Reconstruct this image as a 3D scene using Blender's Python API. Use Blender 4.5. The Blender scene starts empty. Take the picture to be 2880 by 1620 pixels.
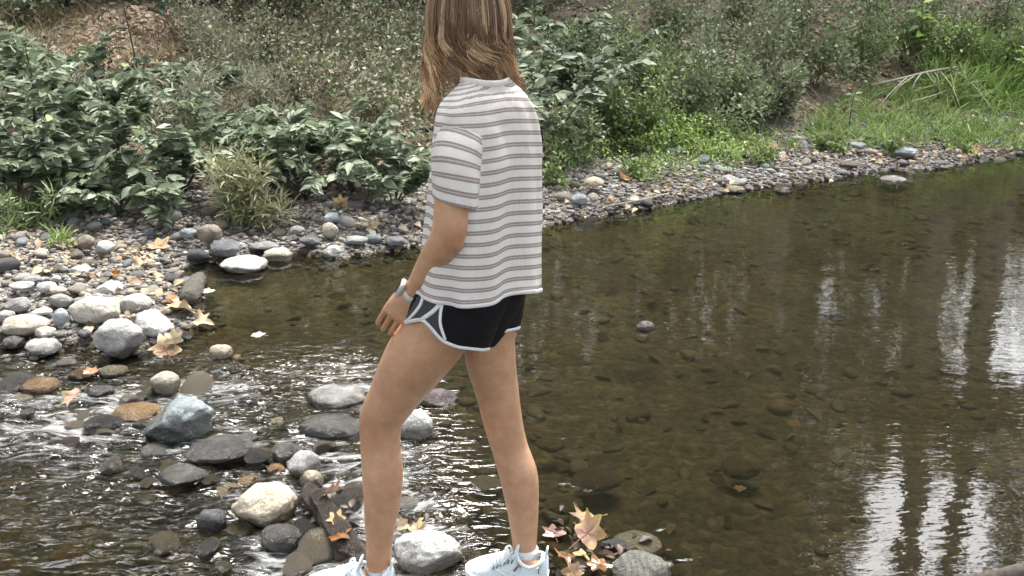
import bpy, math, random
import numpy as np
from mathutils import Vector, Matrix
from mathutils.bvhtree import BVHTree

# ------------------------------------------------------------------ camera, sky, sun, exposure
H = 1.8
PITCH = math.radians(19.6)
F = 2700.0                      # focal length in photo pixels (2880 wide)
SC = bpy.context.scene
COL = SC.collection
cam_d = bpy.data.cameras.new('camera')
cam = bpy.data.objects.new('camera', cam_d)
COL.objects.link(cam)
cam.location = (0, 0, H)
cam.rotation_euler = (math.radians(90) - PITCH, 0, 0)
cam_d.sensor_width = 36
cam_d.lens = 36 * F / 2880
cam_d.clip_start = 0.05
cam_d.clip_end = 500
SC.camera = cam

SUN_EL, SUN_AZ = math.radians(62), math.radians(20)     # azimuth from +Y towards +X
world = bpy.data.worlds.new('World')
SC.world = world
world.use_nodes = True
wn = world.node_tree.nodes
wl = world.node_tree.links
wn.clear()
sky = wn.new('ShaderNodeTexSky')
sky.sky_type = 'NISHITA'
sky.sun_disc = False
sky.sun_elevation = SUN_EL
sky.sun_rotation = SUN_AZ
sky.air_density = 1.0
sky.dust_density = 6.0
sky.ozone_density = 0.6
hs = wn.new('ShaderNodeHueSaturation')
hs.inputs['Saturation'].default_value = 0.28            # thin overcast: a nearly white sky
bg = wn.new('ShaderNodeBackground')
bg.inputs['Strength'].default_value = 0.15
wo = wn.new('ShaderNodeOutputWorld')
wl.new(sky.outputs[0], hs.inputs['Color'])
wl.new(hs.outputs[0], bg.inputs['Color'])
wl.new(bg.outputs[0], wo.inputs['Surface'])

sun_d = bpy.data.lights.new('sun', 'SUN')
sun_d.energy = 0.5
sun_d.angle = math.radians(25)
sun_d.color = (1.0, 0.95, 0.87)
sun = bpy.data.objects.new('sun', sun_d)
COL.objects.link(sun)
_sd = Vector((math.sin(SUN_AZ) * math.cos(SUN_EL), math.cos(SUN_AZ) * math.cos(SUN_EL), math.sin(SUN_EL)))
sun.rotation_euler = _sd.to_track_quat('Z', 'Y').to_euler()

SC.view_settings.view_transform = 'Standard'
SC.view_settings.look = 'None'
SC.view_settings.gamma = 1
SC.view_settings.use_curve_mapping = False
SC.view_settings.exposure = 2.62
SC.render.engine = 'CYCLES'
SC.cycles.use_denoising = True
SC.cycles.max_bounces = 8
SC.cycles.transparent_max_bounces = 12
SC.cycles.caustics_reflective = False
SC.cycles.caustics_refractive = False
SC.cycles.sample_clamp_indirect = 6

rng = np.random.default_rng(11)
random.seed(11)
R = random.uniform

# ------------------------------------------------------------------ pixel <-> world
CP, SP = math.cos(PITCH), math.sin(PITCH)

def ray(px, py):
    a, b = (px - 1440) / F, (810 - py) / F
    return Vector((a, CP + b * SP, -SP + b * CP))

def on_z(px, py, z=0.0):
    d = ray(px, py)
    t = (z - H) / d.z
    return Vector((d.x * t, d.y * t, z))

def on_y(px, py, y):
    d = ray(px, py)
    t = y / d.y
    return Vector((d.x * t, y, H + d.z * t))

def depth(p):
    return p[1] * CP - (p[2] - H) * SP

def ppm(p):
    return F / depth(p)

def proj(p):
    d = depth(p)
    up = p[1] * SP + (p[2] - H) * CP
    return 1440 + F * p[0] / d, 810 - F * up / d

# ------------------------------------------------------------------ noise
def _hash(ix, iy, iz, seed):
    n = (ix.astype(np.int64) * 374761393 + iy.astype(np.int64) * 668265263 + iz.astype(np.int64) * 2147483647 + seed * 974634777) & 0x7fffffff
    n = ((n ^ (n >> 13)) * 1274126177) & 0x7fffffff
    n = (n ^ (n >> 16)) & 0xffff
    return n / 65535.0

def vnoise(x, y, z=None, seed=0):
    x = np.asarray(x, float); y = np.asarray(y, float)
    z = np.zeros_like(x) if z is None else np.asarray(z, float)
    ix, iy, iz = np.floor(x), np.floor(y), np.floor(z)
    fx, fy, fz = x - ix, y - iy, z - iz
    fx, fy, fz = fx * fx * (3 - 2 * fx), fy * fy * (3 - 2 * fy), fz * fz * (3 - 2 * fz)
    r = 0
    for dx in (0, 1):
        for dy in (0, 1):
            for dz in (0, 1):
                w = (fx if dx else 1 - fx) * (fy if dy else 1 - fy) * (fz if dz else 1 - fz)
                r = r + w * _hash(ix + dx, iy + dy, iz + dz, seed)
    return r * 2 - 1

def fbm(x, y, z=None, oct=4, seed=0):
    s, a, r = 1.0, 0.5, 0
    z = np.zeros_like(np.asarray(x, float)) if z is None else z
    for o in range(oct):
        r = r + a * vnoise(np.asarray(x) * s + o * 13.7, np.asarray(y) * s - o * 7.1, np.asarray(z) * s, seed + o)
        s *= 2.03
        a *= 0.5
    return r

# ------------------------------------------------------------------ objects
def link(o):
    COL.objects.link(o)
    return o

def mesh_np(name, V, Fs, mat=None, parent=None, smooth=True, cols=None, mats=None, mat_idx=None, uv=None):
    """V (n,3); Fs: array (m,k) or a list of such arrays with their own k"""
    if not isinstance(Fs, (list, tuple)):
        Fs = [Fs]
    V = np.asarray(V, np.float32)
    Fs = [np.asarray(f, np.int32) for f in Fs if len(f)]
    loops = np.concatenate([f.ravel() for f in Fs])
    tot = np.concatenate([np.full(len(f), f.shape[1], np.int32) for f in Fs])
    start = np.concatenate([[0], np.cumsum(tot)[:-1]]).astype(np.int32)
    me = bpy.data.meshes.new(name)
    me.vertices.add(len(V))
    me.vertices.foreach_set('co', V.ravel())
    me.loops.add(len(loops))
    me.loops.foreach_set('vertex_index', loops)
    me.polygons.add(len(tot))
    me.polygons.foreach_set('loop_start', start)
    me.polygons.foreach_set('loop_total', tot)
    me.polygons.foreach_set('use_smooth', np.full(len(tot), smooth, bool))
    if cols is not None:
        ca = me.color_attributes.new('col', 'FLOAT_COLOR', 'POINT')
        c4 = np.ones((len(V), 4), np.float32)
        c4[:, :3] = cols
        ca.data.foreach_set('color', c4.ravel())
    if uv is not None:
        at = me.attributes.new('tex', 'FLOAT_VECTOR', 'POINT')
        u3 = np.zeros((len(V), 3), np.float32)
        u3[:, :uv.shape[1]] = uv
        at.data.foreach_set('vector', u3.ravel())
    for m in ([mat] if mats is None else mats):
        if m:
            me.materials.append(m)
    if mat_idx is not None:
        me.polygons.foreach_set('material_index', np.asarray(mat_idx, np.int32))
    me.update(calc_edges=True)
    me.validate()
    o = bpy.data.objects.new(name, me)
    link(o)
    if parent:
        o.parent = parent
    return o

def tag(o, label=None, cat=None, group=None, kind=None):
    if label: o['label'] = label
    if cat: o['category'] = cat
    if group: o['group'] = group
    if kind: o['kind'] = kind
    return o

def empty(name, loc, label=None, cat=None, group=None):
    o = bpy.data.objects.new(name, None)
    o.empty_display_size = 0.1
    o.location = loc
    link(o)
    return tag(o, label, cat, group)

def cat_rom(P, n):
    P = np.asarray(P, float)
    Q = np.vstack([2 * P[0] - P[1], P, 2 * P[-1] - P[-2]])
    out = []
    m = len(P) - 1
    for t in np.linspace(0, m, n):
        i = min(int(t), m - 1)
        u = t - i
        a, b, c, d = Q[i], Q[i + 1], Q[i + 2], Q[i + 3]
        out.append(0.5 * (2 * b + (c - a) * u + (2 * a - 5 * b + 4 * c - d) * u * u + (3 * b - a - 3 * c + d) * u ** 3))
    return np.array(out)

def loft(pts, radii, n=16, m=None, ref=(0, 1, 0.001), caps=True, power=2.0, prof=None):
    """tube through pts; radii scalars or (along ref, across)"""
    pts = np.array([list(p) for p in pts], float)
    rr = np.array([(r, r) if np.isscalar(r) else r for r in radii], float)
    if m:
        pr = cat_rom(np.hstack([pts, rr]), m)
        pts, rr = pr[:, :3], np.abs(pr[:, 3:])
    T = np.gradient(pts, axis=0)
    T /= np.linalg.norm(T, axis=1)[:, None] + 1e-9
    ref = np.array(ref, float)
    X = ref[None] - (T @ ref)[:, None] * T
    X /= np.linalg.norm(X, axis=1)[:, None] + 1e-9
    Y = np.cross(T, X)
    a = np.linspace(0, 2 * math.pi, n, endpoint=False)
    ca, sa = np.cos(a), np.sin(a)
    if power != 2.0:
        ca = np.sign(ca) * np.abs(ca) ** (2 / power)
        sa = np.sign(sa) * np.abs(sa) ** (2 / power)
    V = pts[:, None] + rr[:, 0, None, None] * ca[None, :, None] * X[:, None] + rr[:, 1, None, None] * sa[None, :, None] * Y[:, None]
    k = len(pts)
    V = V.reshape(-1, 3)
    i = np.arange(k - 1)[:, None] * n
    j = np.arange(n)[None]
    j2 = (j + 1) % n
    Q = np.stack([i + j, i + j2, i + n + j2, i + n + j], -1).reshape(-1, 4)
    Fs = [Q]
    if caps:
        V = np.vstack([V, pts[0] - T[0] * 0.3 * rr[0].mean(), pts[-1] + T[-1] * 0.3 * rr[-1].mean()])
        c0, c1 = k * n, k * n + 1
        jj = np.arange(n)
        Fs.append(np.vstack([np.stack([np.full(n, c0), (jj + 1) % n, jj], -1), np.stack([np.full(n, c1), (k - 1) * n + jj, (k - 1) * n + (jj + 1) % n], -1)]))
    return V, Fs

def merge(parts):
    Vs, F3, F4, off = [], [], [], 0
    for V, Fs in parts:
        Vs.append(V)
        for f in Fs:
            f = np.asarray(f)
            (F4 if f.shape[1] == 4 else F3).append(f + off)
        off += len(V)
    out = []
    if F4: out.append(np.vstack(F4))
    if F3: out.append(np.vstack(F3))
    return np.vstack(Vs), out

# ------------------------------------------------------------------ materials
def new_mat(name):
    m = bpy.data.materials.new(name)
    m.use_nodes = True
    nt = m.node_tree
    nt.nodes.clear()
    out = nt.nodes.new('ShaderNodeOutputMaterial')
    p = nt.nodes.new('ShaderNodeBsdfPrincipled')
    nt.links.new(p.outputs[0], out.inputs[0])
    return m, nt, p, out

def N(nt, t, **kw):
    n = nt.nodes.new(t)
    for k, v in kw.items():
        if k.startswith('i_'):
            n.inputs[k[2:].replace('_', ' ')].default_value = v
        else:
            setattr(n, k, v)
    return n

def ramp(nt, src, stops, interp='LINEAR'):
    r = nt.nodes.new('ShaderNodeValToRGB')
    cr = r.color_ramp
    cr.interpolation = interp
    while len(cr.elements) < len(stops):
        cr.elements.new(0.5)
    for e, (p, c) in zip(cr.elements, stops):
        e.position = p
        e.color = (*c, 1) if len(c) == 3 else c
    nt.links.new(src, r.inputs[0])
    return r.outputs[0]

def math_n(nt, op, a, b=None, clamp=False):
    n = nt.nodes.new('ShaderNodeMath')
    n.operation = op
    n.use_clamp = clamp
    for i, v in enumerate((a, b)):
        if v is None: continue
        if isinstance(v, (int, float)): n.inputs[i].default_value = v
        else: nt.links.new(v, n.inputs[i])
    return n.outputs[0]

def mix_c(nt, fac, a, b, mode='MIX'):
    n = nt.nodes.new('ShaderNodeMix')
    n.data_type = 'RGBA'
    n.blend_type = mode
    for s, v in ((n.inputs['Factor'], fac), (n.inputs['A'], a), (n.inputs['B'], b)):
        pass
    ins = [n.inputs[0], n.inputs[6], n.inputs[7]]
    for s, v in zip(ins, (fac, a, b)):
        if isinstance(v, (int, float)): s.default_value = v
        elif isinstance(v, tuple): s.default_value = (*v, 1) if len(v) == 3 else v
        else: nt.links.new(v, s)
    return n.outputs[2]

def noise_t(nt, vec, scale, detail=4, rough=0.55, dist=0.0):
    n = nt.nodes.new('ShaderNodeTexNoise')
    n.inputs['Scale'].default_value = scale
    n.inputs['Detail'].default_value = detail
    n.inputs['Roughness'].default_value = rough
    n.inputs['Distortion'].default_value = dist
    if vec is not None: nt.links.new(vec, n.inputs['Vector'])
    return n.outputs[0]

def bump(nt, p, h, strength=0.4, dist=0.01):
    b = nt.nodes.new('ShaderNodeBump')
    b.inputs['Strength'].default_value = strength
    b.inputs['Distance'].default_value = dist
    nt.links.new(h, b.inputs['Height'])
    if p is not None: nt.links.new(b.outputs[0], p.inputs['Normal'])
    return b.outputs[0]

def rock_mat(name, c0, c1, c2, speck=(0.06, 0.06, 0.06), speck_amt=0.5, rough=0.8, wet=0.0, scale=14.0, veins=0.0, wet_z=0.04):
    """mineral colours c0..c2 in patches, dark specks, and a wet band where the stone stands in the water"""
    m, nt, p, out = new_mat(name)
    tc = N(nt, 'ShaderNodeTexCoord').outputs['Object']
    oi = N(nt, 'ShaderNodeObjectInfo')
    add = N(nt, 'ShaderNodeVectorMath', operation='ADD')
    sc_ = N(nt, 'ShaderNodeVectorMath', operation='SCALE')
    cmb = N(nt, 'ShaderNodeCombineXYZ')
    for i in range(3): nt.links.new(oi.outputs['Random'], cmb.inputs[i])
    nt.links.new(cmb.outputs[0], sc_.inputs[0]); sc_.inputs['Scale'].default_value = 37
    nt.links.new(tc, add.inputs[0]); nt.links.new(sc_.outputs[0], add.inputs[1])
    v = add.outputs[0]
    n1 = noise_t(nt, v, scale, 6, 0.6)
    base = ramp(nt, n1, [(0.3, c0), (0.5, c1), (0.72, c2)])
    n2 = noise_t(nt, v, scale * 9, 3, 0.7)
    sp = ramp(nt, n2, [(0.52, (0, 0, 0)), (0.64, (1, 1, 1))])
    base = mix_c(nt, math_n(nt, 'MULTIPLY', sp, speck_amt), base, speck)
    if veins:
        w = N(nt, 'ShaderNodeTexWave', i_Scale=scale * 0.8, i_Distortion=6.0, i_Detail=4.0)
        nt.links.new(v, w.inputs['Vector'])
        base = mix_c(nt, math_n(nt, 'MULTIPLY', ramp(nt, w.outputs[1], [(0.55, (0, 0, 0)), (0.9, (1, 1, 1))]), veins), base, c0)
    hv = N(nt, 'ShaderNodeHueSaturation')
    nt.links.new(base, hv.inputs['Color'])
    nt.links.new(math_n(nt, 'MULTIPLY_ADD', oi.outputs['Random'], 0.4), hv.inputs['Value'])
    hv.inputs['Value'].links[0].from_node.inputs[2].default_value = 0.8
    base = hv.outputs[0]
    geo = N(nt, 'ShaderNodeNewGeometry')
    sep = N(nt, 'ShaderNodeSeparateXYZ')
    nt.links.new(geo.outputs['Position'], sep.inputs[0])
    zz = math_n(nt, 'ADD', sep.outputs[2], math_n(nt, 'MULTIPLY', math_n(nt, 'SUBTRACT', n1, 0.5), 0.05))
    wetf = ramp(nt, math_n(nt, 'MULTIPLY', zz, 10), [(max(wet_z * 10 - 0.12, 0), (1, 1, 1)), (wet_z * 10 + 0.12, (0, 0, 0))])
    wetf = math_n(nt, 'MAXIMUM', wetf, wet)
    base = mix_c(nt, wetf, base, mix_c(nt, 1.0, base, (0.36, 0.34, 0.31), 'MULTIPLY'))
    nt.links.new(base, p.inputs['Base Color'])
    rg = N(nt, 'ShaderNodeMix')
    rg.inputs[2].default_value = rough
    rg.inputs[3].default_value = 0.07
    nt.links.new(wetf, rg.inputs[0])
    nt.links.new(rg.outputs[0], p.inputs['Roughness'])
    n3 = noise_t(nt, v, scale * 2.6, 8, 0.7, 0.6)
    h = math_n(nt, 'ADD', math_n(nt, 'ADD', n1, math_n(nt, 'MULTIPLY', n2, 0.3)), math_n(nt, 'MULTIPLY', n3, 0.8))
    bump(nt, p, h, 0.9, 0.022)
    return m

def leaf_mat(name, stops=None, attr=False, rough=0.45, trans=0.25, spec=0.5, tip=None, two=None):
    """leaf colours from a per-object random number or a per-leaf colour attribute, with some light passing through"""
    m, nt, p, out = new_mat(name)
    if attr:
        c = N(nt, 'ShaderNodeVertexColor', layer_name='col').outputs[0]
    else:
        c = ramp(nt, N(nt, 'ShaderNodeObjectInfo').outputs['Random'], stops)
    tc = N(nt, 'ShaderNodeTexCoord').outputs['Object']
    n1 = noise_t(nt, tc, 40, 3)
    c = mix_c(nt, 0.5, c, mix_c(nt, 1.0, c, ramp(nt, n1, [(0.3, (0.6, 0.6, 0.6)), (0.7, (1.3, 1.3, 1.2))]), 'MULTIPLY'))
    if two:                                         # paler underside
        bf = N(nt, 'ShaderNodeNewGeometry').outputs['Backfacing']
        c = mix_c(nt, math_n(nt, 'MULTIPLY', bf, 0.6), c, two)
    nt.links.new(c, p.inputs['Base Color'])
    p.inputs['Roughness'].default_value = rough
    p.inputs['Specular IOR Level'].default_value = spec
    tr = N(nt, 'ShaderNodeBsdfTranslucent')
    nt.links.new(c, tr.inputs[0])
    mx = N(nt, 'ShaderNodeMixShader')
    mx.inputs[0].default_value = trans
    nt.links.new(p.outputs[0], mx.inputs[1])
    nt.links.new(tr.outputs[0], mx.inputs[2])
    nt.links.new(mx.outputs[0], out.inputs[0])
    return m

def plain_mat(name, c0, c1, scale=20, rough=0.7, bs=0.3, detail=5, bd=0.01):
    m, nt, p, out = new_mat(name)
    tc = N(nt, 'ShaderNodeTexCoord').outputs['Object']
    n1 = noise_t(nt, tc, scale, detail, 0.6)
    nt.links.new(ramp(nt, n1, [(0.3, c0), (0.7, c1)]), p.inputs['Base Color'])
    p.inputs['Roughness'].default_value = rough
    if bs: bump(nt, p, n1, bs, bd)
    return m
# ------------------------------------------------------------------ terrain
SHORE = [(-1500, 940), (-600, 945), (0, 950), (120, 985), (240, 975), (330, 1005), (440, 985), (520, 945), (575, 905), (560, 845), (505, 790),
         (490, 752), (570, 738), (700, 722), (820, 712), (960, 722), (1080, 705), (1200, 690), (1400, 670), (1520, 640),
         (1700, 612), (1900, 565), (2150, 535), (2400, 495), (2650, 472), (2880, 435), (3600, 380), (4600, 340)]
SH = np.array([on_z(*p)[:2] for p in SHORE])
POLY = np.vstack([[-14, SH[0, 1]], SH, [40, SH[-1, 1]], [40, 60], [-14, 60]])
TX0, TX1, TY0, TY1, TS = -13.0, 17.0, -5.0, 27.0, 0.05
gx = np.arange(TX0, TX1 + 1e-6, TS)
gy = np.arange(TY0, TY1 + 1e-6, TS)
GX, GY = np.meshgrid(gx, gy)

def seg_dist(X, Y, P):
    d = np.full(X.shape, 1e9)
    for a, b in zip(P[:-1], P[1:]):
        ab = b - a
        t = np.clip(((X - a[0]) * ab[0] + (Y - a[1]) * ab[1]) / (ab @ ab + 1e-12), 0, 1)
        d = np.minimum(d, np.hypot(X - a[0] - t * ab[0], Y - a[1] - t * ab[1]))
    return d

def inside(X, Y, P):
    r = np.zeros(X.shape, bool)
    j = len(P) - 1
    for i in range(len(P)):
        xi, yi = P[i]; xj, yj = P[j]
        c = ((yi > Y) != (yj > Y)) & (X < (xj - xi) * (Y - yi) / (yj - yi + 1e-12) + xi)
        r ^= c
        j = i
    return r

SDF = seg_dist(GX, GY, SH)
SDF = np.where(inside(GX, GY, POLY), SDF, -SDF)
SDF = SDF + 0.10 * fbm(GX * 1.6, GY * 1.6, seed=3)

def sstep(a, b, x):
    t = np.clip((x - a) / (b - a), 0, 1)
    return t * t * (3 - 2 * t)

rightness = sstep(-0.5, 2.5, GX)
kslope = 0.13 + 0.19 * rightness
s = np.maximum(SDF, 0)
land = 0.015 + 0.12 * np.minimum(s / 0.9, 1) + kslope * np.maximum(s - 1.0, 0) + 0.16 * np.maximum(s - 4.5, 0)
land += 0.05 * fbm(GX * 0.9, GY * 0.9, seed=8) * sstep(0.6, 2.5, s) * 2 + 0.012 * fbm(GX * 6, GY * 6, seed=5)
near = sstep(4.4, 3.0, GY)                               # the creek shallows towards the stepping stones
u = np.maximum(-SDF, 0)
bed = -0.035 - 0.09 * np.minimum(u / 0.8, 1) - 0.10 * sstep(0.6, 2.5, u) * (1 - near) + 0.03 * fbm(GX * 3, GY * 3, seed=9) + 0.03 * fbm(GX * 7, GY * 7, seed=10)
HZ = np.where(SDF > 0, land, bed)

def sample(A, x, y):
    x = np.clip((np.asarray(x, float) - TX0) / TS, 0, len(gx) - 1.001)
    y = np.clip((np.asarray(y, float) - TY0) / TS, 0, len(gy) - 1.001)
    i, j = np.floor(x).astype(int), np.floor(y).astype(int)
    fx, fy = x - i, y - j
    return A[j, i] * (1 - fx) * (1 - fy) + A[j, i + 1] * fx * (1 - fy) + A[j + 1, i] * (1 - fx) * fy + A[j + 1, i + 1] * fx * fy

def hz(x, y): return sample(HZ, x, y)
def shore(x, y): return sample(SDF, x, y)

def ground(px, py):
    """where the view ray through a photo pixel meets the ground"""
    d = ray(px, py)
    t = 1.5
    while t < 26:
        if H + d.z * t <= float(hz(d.x * t, d.y * t)): break
        t += 0.04
    return Vector((d.x * t, d.y * t, float(hz(d.x * t, d.y * t))))

nx, ny = len(gx), len(gy)
VT = np.stack([GX, GY, HZ], -1).reshape(-1, 3)
ii = np.arange(ny - 1)[:, None] * nx + np.arange(nx - 1)[None]
QT = np.stack([ii, ii + 1, ii + nx + 1, ii + nx], -1).reshape(-1, 4)
fc = SDF[:-1, :-1].ravel()
fx_ = GX[:-1, :-1].ravel()
fy_ = GY[:-1, :-1].ravel()
gw = 1.25                                                 # width of the gravel strip

def sheet(name, mask, mat):
    q = QT[mask]
    used = np.unique(q)
    mp = np.full(len(VT), -1)
    mp[used] = np.arange(len(used))
    return tag(mesh_np(name, VT[used], mp[q], mat), kind='structure')

# soil under the litter
m_soil, nt, p, _ = new_mat('soil')
tc = N(nt, 'ShaderNodeTexCoord').outputs['Object']
n1 = noise_t(nt, tc, 3.0, 8, 0.65)
n2 = noise_t(nt, tc, 45.0, 4, 0.7)
c = ramp(nt, n1, [(0.3, (0.08, 0.07, 0.05)), (0.5, (0.155, 0.135, 0.10)), (0.7, (0.24, 0.21, 0.16))])
c = mix_c(nt, 0.7, c, ramp(nt, n2, [(0.35, (0.4, 0.38, 0.36)), (0.65, (1.5, 1.4, 1.3))]), 'MULTIPLY')
nt.links.new(c, p.inputs['Base Color'])
p.inputs['Roughness'].default_value = 0.95
bump(nt, p, n2, 0.8, 0.03)

m_gravel, nt, p, _ = new_mat('wet_gravel')
tc = N(nt, 'ShaderNodeTexCoord').outputs['Object']
vo = N(nt, 'ShaderNodeTexVoronoi', i_Scale=55.0)
nt.links.new(tc, vo.inputs['Vector'])
hsv = N(nt, 'ShaderNodeSeparateColor')
nt.links.new(vo.outputs['Color'], hsv.inputs[0])
c = ramp(nt, hsv.outputs[0], [(0.0, (0.05, 0.045, 0.04)), (0.5, (0.12, 0.11, 0.10)), (1.0, (0.24, 0.22, 0.19))])
nt.links.new(c, p.inputs['Base Color'])
p.inputs['Roughness'].default_value = 0.7
bump(nt, p, vo.outputs['Distance'], 1.0, -0.02)

m_bed, nt, p, _ = new_mat('creek_bed')
tc = N(nt, 'ShaderNodeTexCoord').outputs['Object']
mp_ = N(nt, 'ShaderNodeMapping')
mp_.inputs['Scale'].default_value = (1, 1, 1)
nt.links.new(tc, mp_.inputs['Vector'])
n1 = noise_t(nt, mp_.outputs[0], 2.2, 9, 0.68)
n2 = noise_t(nt, mp_.outputs[0], 26.0, 4, 0.7)
c = ramp(nt, n1, [(0.28, (0.030, 0.028, 0.019)), (0.5, (0.063, 0.057, 0.039)), (0.72, (0.118, 0.105, 0.074))])
c = mix_c(nt, 0.8, c, ramp(nt, n2, [(0.35, (0.45, 0.42, 0.36)), (0.68, (1.5, 1.45, 1.3))]), 'MULTIPLY')
nt.links.new(c, p.inputs['Base Color'])
p.inputs['Roughness'].default_value = 0.9
vb = N(nt, 'ShaderNodeTexVoronoi', i_Scale=24.0)
nt.links.new(tc, vb.inputs['Vector'])
sb = N(nt, 'ShaderNodeSeparateColor')
nt.links.new(vb.outputs['Color'], sb.inputs[0])
c = mix_c(nt, 0.75, c, mix_c(nt, 1.0, c, ramp(nt, sb.outputs[0], [(0.0, (.5, .5, .48)), (0.6, (1.0, 1.0, 1.0)), (1.0, (1.9, 1.8, 1.6))]), 'MULTIPLY'))
nt.links.new(c, p.inputs['Base Color'])
bump(nt, p, math_n(nt, 'SUBTRACT', n2, vb.outputs['Distance']), 0.8, 0.02)

hillside = sheet('hillside', fc >= gw, m_soil)
bar_mask = (fc >= 0) & (fc < gw)
gravel_bar = sheet('gravel_bar', bar_mask & (fx_ < 0.1), m_gravel)
gravel_bank = sheet('gravel_bank', bar_mask & (fx_ >= 0.1), m_gravel)
creek_bed = sheet('creek_bed', fc < 0, m_bed)
# the land beyond, out to the horizon
FV = np.array([(-260, -260, -0.6), (260, -260, -0.6), (260, 260, -0.6), (-260, 260, -0.6)], float)
tag(mesh_np('ground', FV, np.array([[0, 1, 2, 3]]), m_soil, smooth=False), kind='structure')

# ------------------------------------------------------------------ stones
def ico(sub):
    import bmesh
    bm = bmesh.new()
    bmesh.ops.create_icosphere(bm, subdivisions=sub, radius=1)
    V = np.array([v.co[:] for v in bm.verts])
    Fc = np.array([[v.index for v in f.verts] for f in bm.faces])
    bm.free()
    return V, Fc

ICO = {k: ico(k) for k in (1, 2, 3, 4, 5)}

def stone_shape(sub, seed, ang=0.3, lump=0.22, planes=7):
    V, Fc = ICO[sub]
    V = V.copy()
    r_ = np.random.default_rng(seed)
    V *= (1 + lump * fbm(V[:, 0] * 1.1 + seed, V[:, 1] * 1.1, V[:, 2] * 1.1, 3, seed))[:, None]
    if ang > 0:
        for k in range(planes):
            n = r_.normal(size=3); n /= np.linalg.norm(n)
            d = r_.uniform(0.62, 0.9)
            over = np.maximum(V @ n - d, 0)
            V -= n * (over * min(1, ang * 1.3))[:, None]
    V *= (1 + (0.05 if sub < 4 else 0.09) * fbm(V[:, 0] * 3.2 + seed, V[:, 1] * 3.2, V[:, 2] * 3.2, 3, seed + 5))[:, None]
    if sub >= 4:
        V *= (1 - 0.05 * np.maximum(0.25 - np.abs(fbm(V[:, 0] * 2.6 + seed, V[:, 1] * 2.6, V[:, 2] * 2.6, 3, seed + 7)) * 2, 0) * 4 * (0.3 + ang))[:, None]
    if sub >= 4:
        V *= (1 + 0.018 * fbm(V[:, 0] * 13 + seed, V[:, 1] * 13, V[:, 2] * 13, 3, seed + 9))[:, None]
    V /= np.abs(V).max(0)
    return V, Fc

MR = {
    'pale': rock_mat('pale_granite', (0.30, 0.30, 0.29), (0.44, 0.44, 0.43), (0.58, 0.57, 0.55), speck_amt=0.35),
    'white': rock_mat('white_stone', (0.42, 0.42, 0.41), (0.56, 0.56, 0.55), (0.68, 0.67, 0.65), speck=(0.2, 0.2, 0.2), speck_amt=0.35),
    'cream': rock_mat('cream_sandstone', (0.40, 0.34, 0.25), (0.52, 0.45, 0.34), (0.60, 0.54, 0.43), speck=(0.25, 0.19, 0.12), speck_amt=0.4, veins=0.3),
    'speck': rock_mat('speckled_stone', (0.36, 0.33, 0.28), (0.47, 0.44, 0.38), (0.55, 0.52, 0.46), speck=(0.10, 0.09, 0.08), speck_amt=0.55, scale=9),
    'beige': rock_mat('beige_stone', (0.33, 0.30, 0.25), (0.42, 0.38, 0.31), (0.48, 0.44, 0.37), speck=(0.2, 0.17, 0.13), speck_amt=0.3),
    'grey': rock_mat('grey_stone', (0.15, 0.15, 0.15), (0.23, 0.23, 0.22), (0.33, 0.32, 0.30), speck_amt=0.4),
    'blue': rock_mat('bluish_stone', (0.17, 0.20, 0.21), (0.27, 0.30, 0.32), (0.40, 0.43, 0.44), speck_amt=0.35),
    'darkgrey': rock_mat('dark_grey_stone', (0.07, 0.07, 0.075), (0.11, 0.11, 0.115), (0.17, 0.17, 0.17), speck_amt=0.3),
    'brown': rock_mat('brown_stone', (0.14, 0.115, 0.09), (0.21, 0.175, 0.14), (0.29, 0.25, 0.20), speck_amt=0.3),
    'wetdark': rock_mat('wet_dark_stone', (0.09, 0.09, 0.09), (0.15, 0.15, 0.15), (0.26, 0.26, 0.26), wet=1.0, speck_amt=0.3),
    'wetblue': rock_mat('wet_bluish_stone', (0.16, 0.19, 0.20), (0.26, 0.30, 0.31), (0.42, 0.46, 0.47), wet=0.25, speck_amt=0.3, wet_z=0.085),
    'amber': rock_mat('amber_wet_stone', (0.22, 0.12, 0.04), (0.36, 0.22, 0.09), (0.45, 0.34, 0.2), wet=0.5, speck_amt=0.2),
    'olive': rock_mat('olive_wet_stone', (0.15, 0.13, 0.07), (0.24, 0.21, 0.12), (0.34, 0.31, 0.21), wet=0.6, speck_amt=0.3),
    'purple': rock_mat('purple_wet_stone', (0.11, 0.085, 0.09), (0.18, 0.145, 0.15), (0.27, 0.23, 0.23), wet=0.55, speck_amt=0.3),
    'mossy': rock_mat('mossy_rough_stone', (0.10, 0.10, 0.085), (0.17, 0.17, 0.15), (0.25, 0.25, 0.22), speck=(0.04, 0.04, 0.03), speck_amt=0.6, veins=0.6, scale=20),
}
ROCKS = []          # (x, y, a, b) footprints, used by the water

def rock(px, py, w, h, mat, label, ang=0.45, seed=1, zs=None, rot=0.0, tilt=0.0, bd=0.8, up=0.35, name='rock', cat='rock', lump=0.22, minc=0.3, sub=4):
    pt = on_z(px, py, 0.0)
    g = float(hz(pt.x, pt.y))
    base = zs if zs is not None else max(g, 0.0)
    for _ in range(3):
        k = ppm(pt)
        a = w / 2 / k
        b = a * bd
        th = math.atan2(H - base, math.hypot(pt.x, pt.y))
        ph = h / 2 / k
        c = math.sqrt(max(ph * ph - (b * math.sin(th)) ** 2, (minc * a) ** 2)) / math.cos(th)
        pt = on_z(px, py, base + up * c)
    V, Fc = stone_shape(sub, seed * 7 + 3, ang, lump)
    V = V * np.array([a, b, c])
    o = mesh_np(name, V, Fc, MR[mat])
    o.location = pt
    o.rotation_euler = (0, tilt, rot)
    tag(o, label, cat, 'loose rocks in and beside the creek')
    ROCKS.append((pt.x, pt.y, a, b, rot, c, pt.z))
    return o

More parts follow.
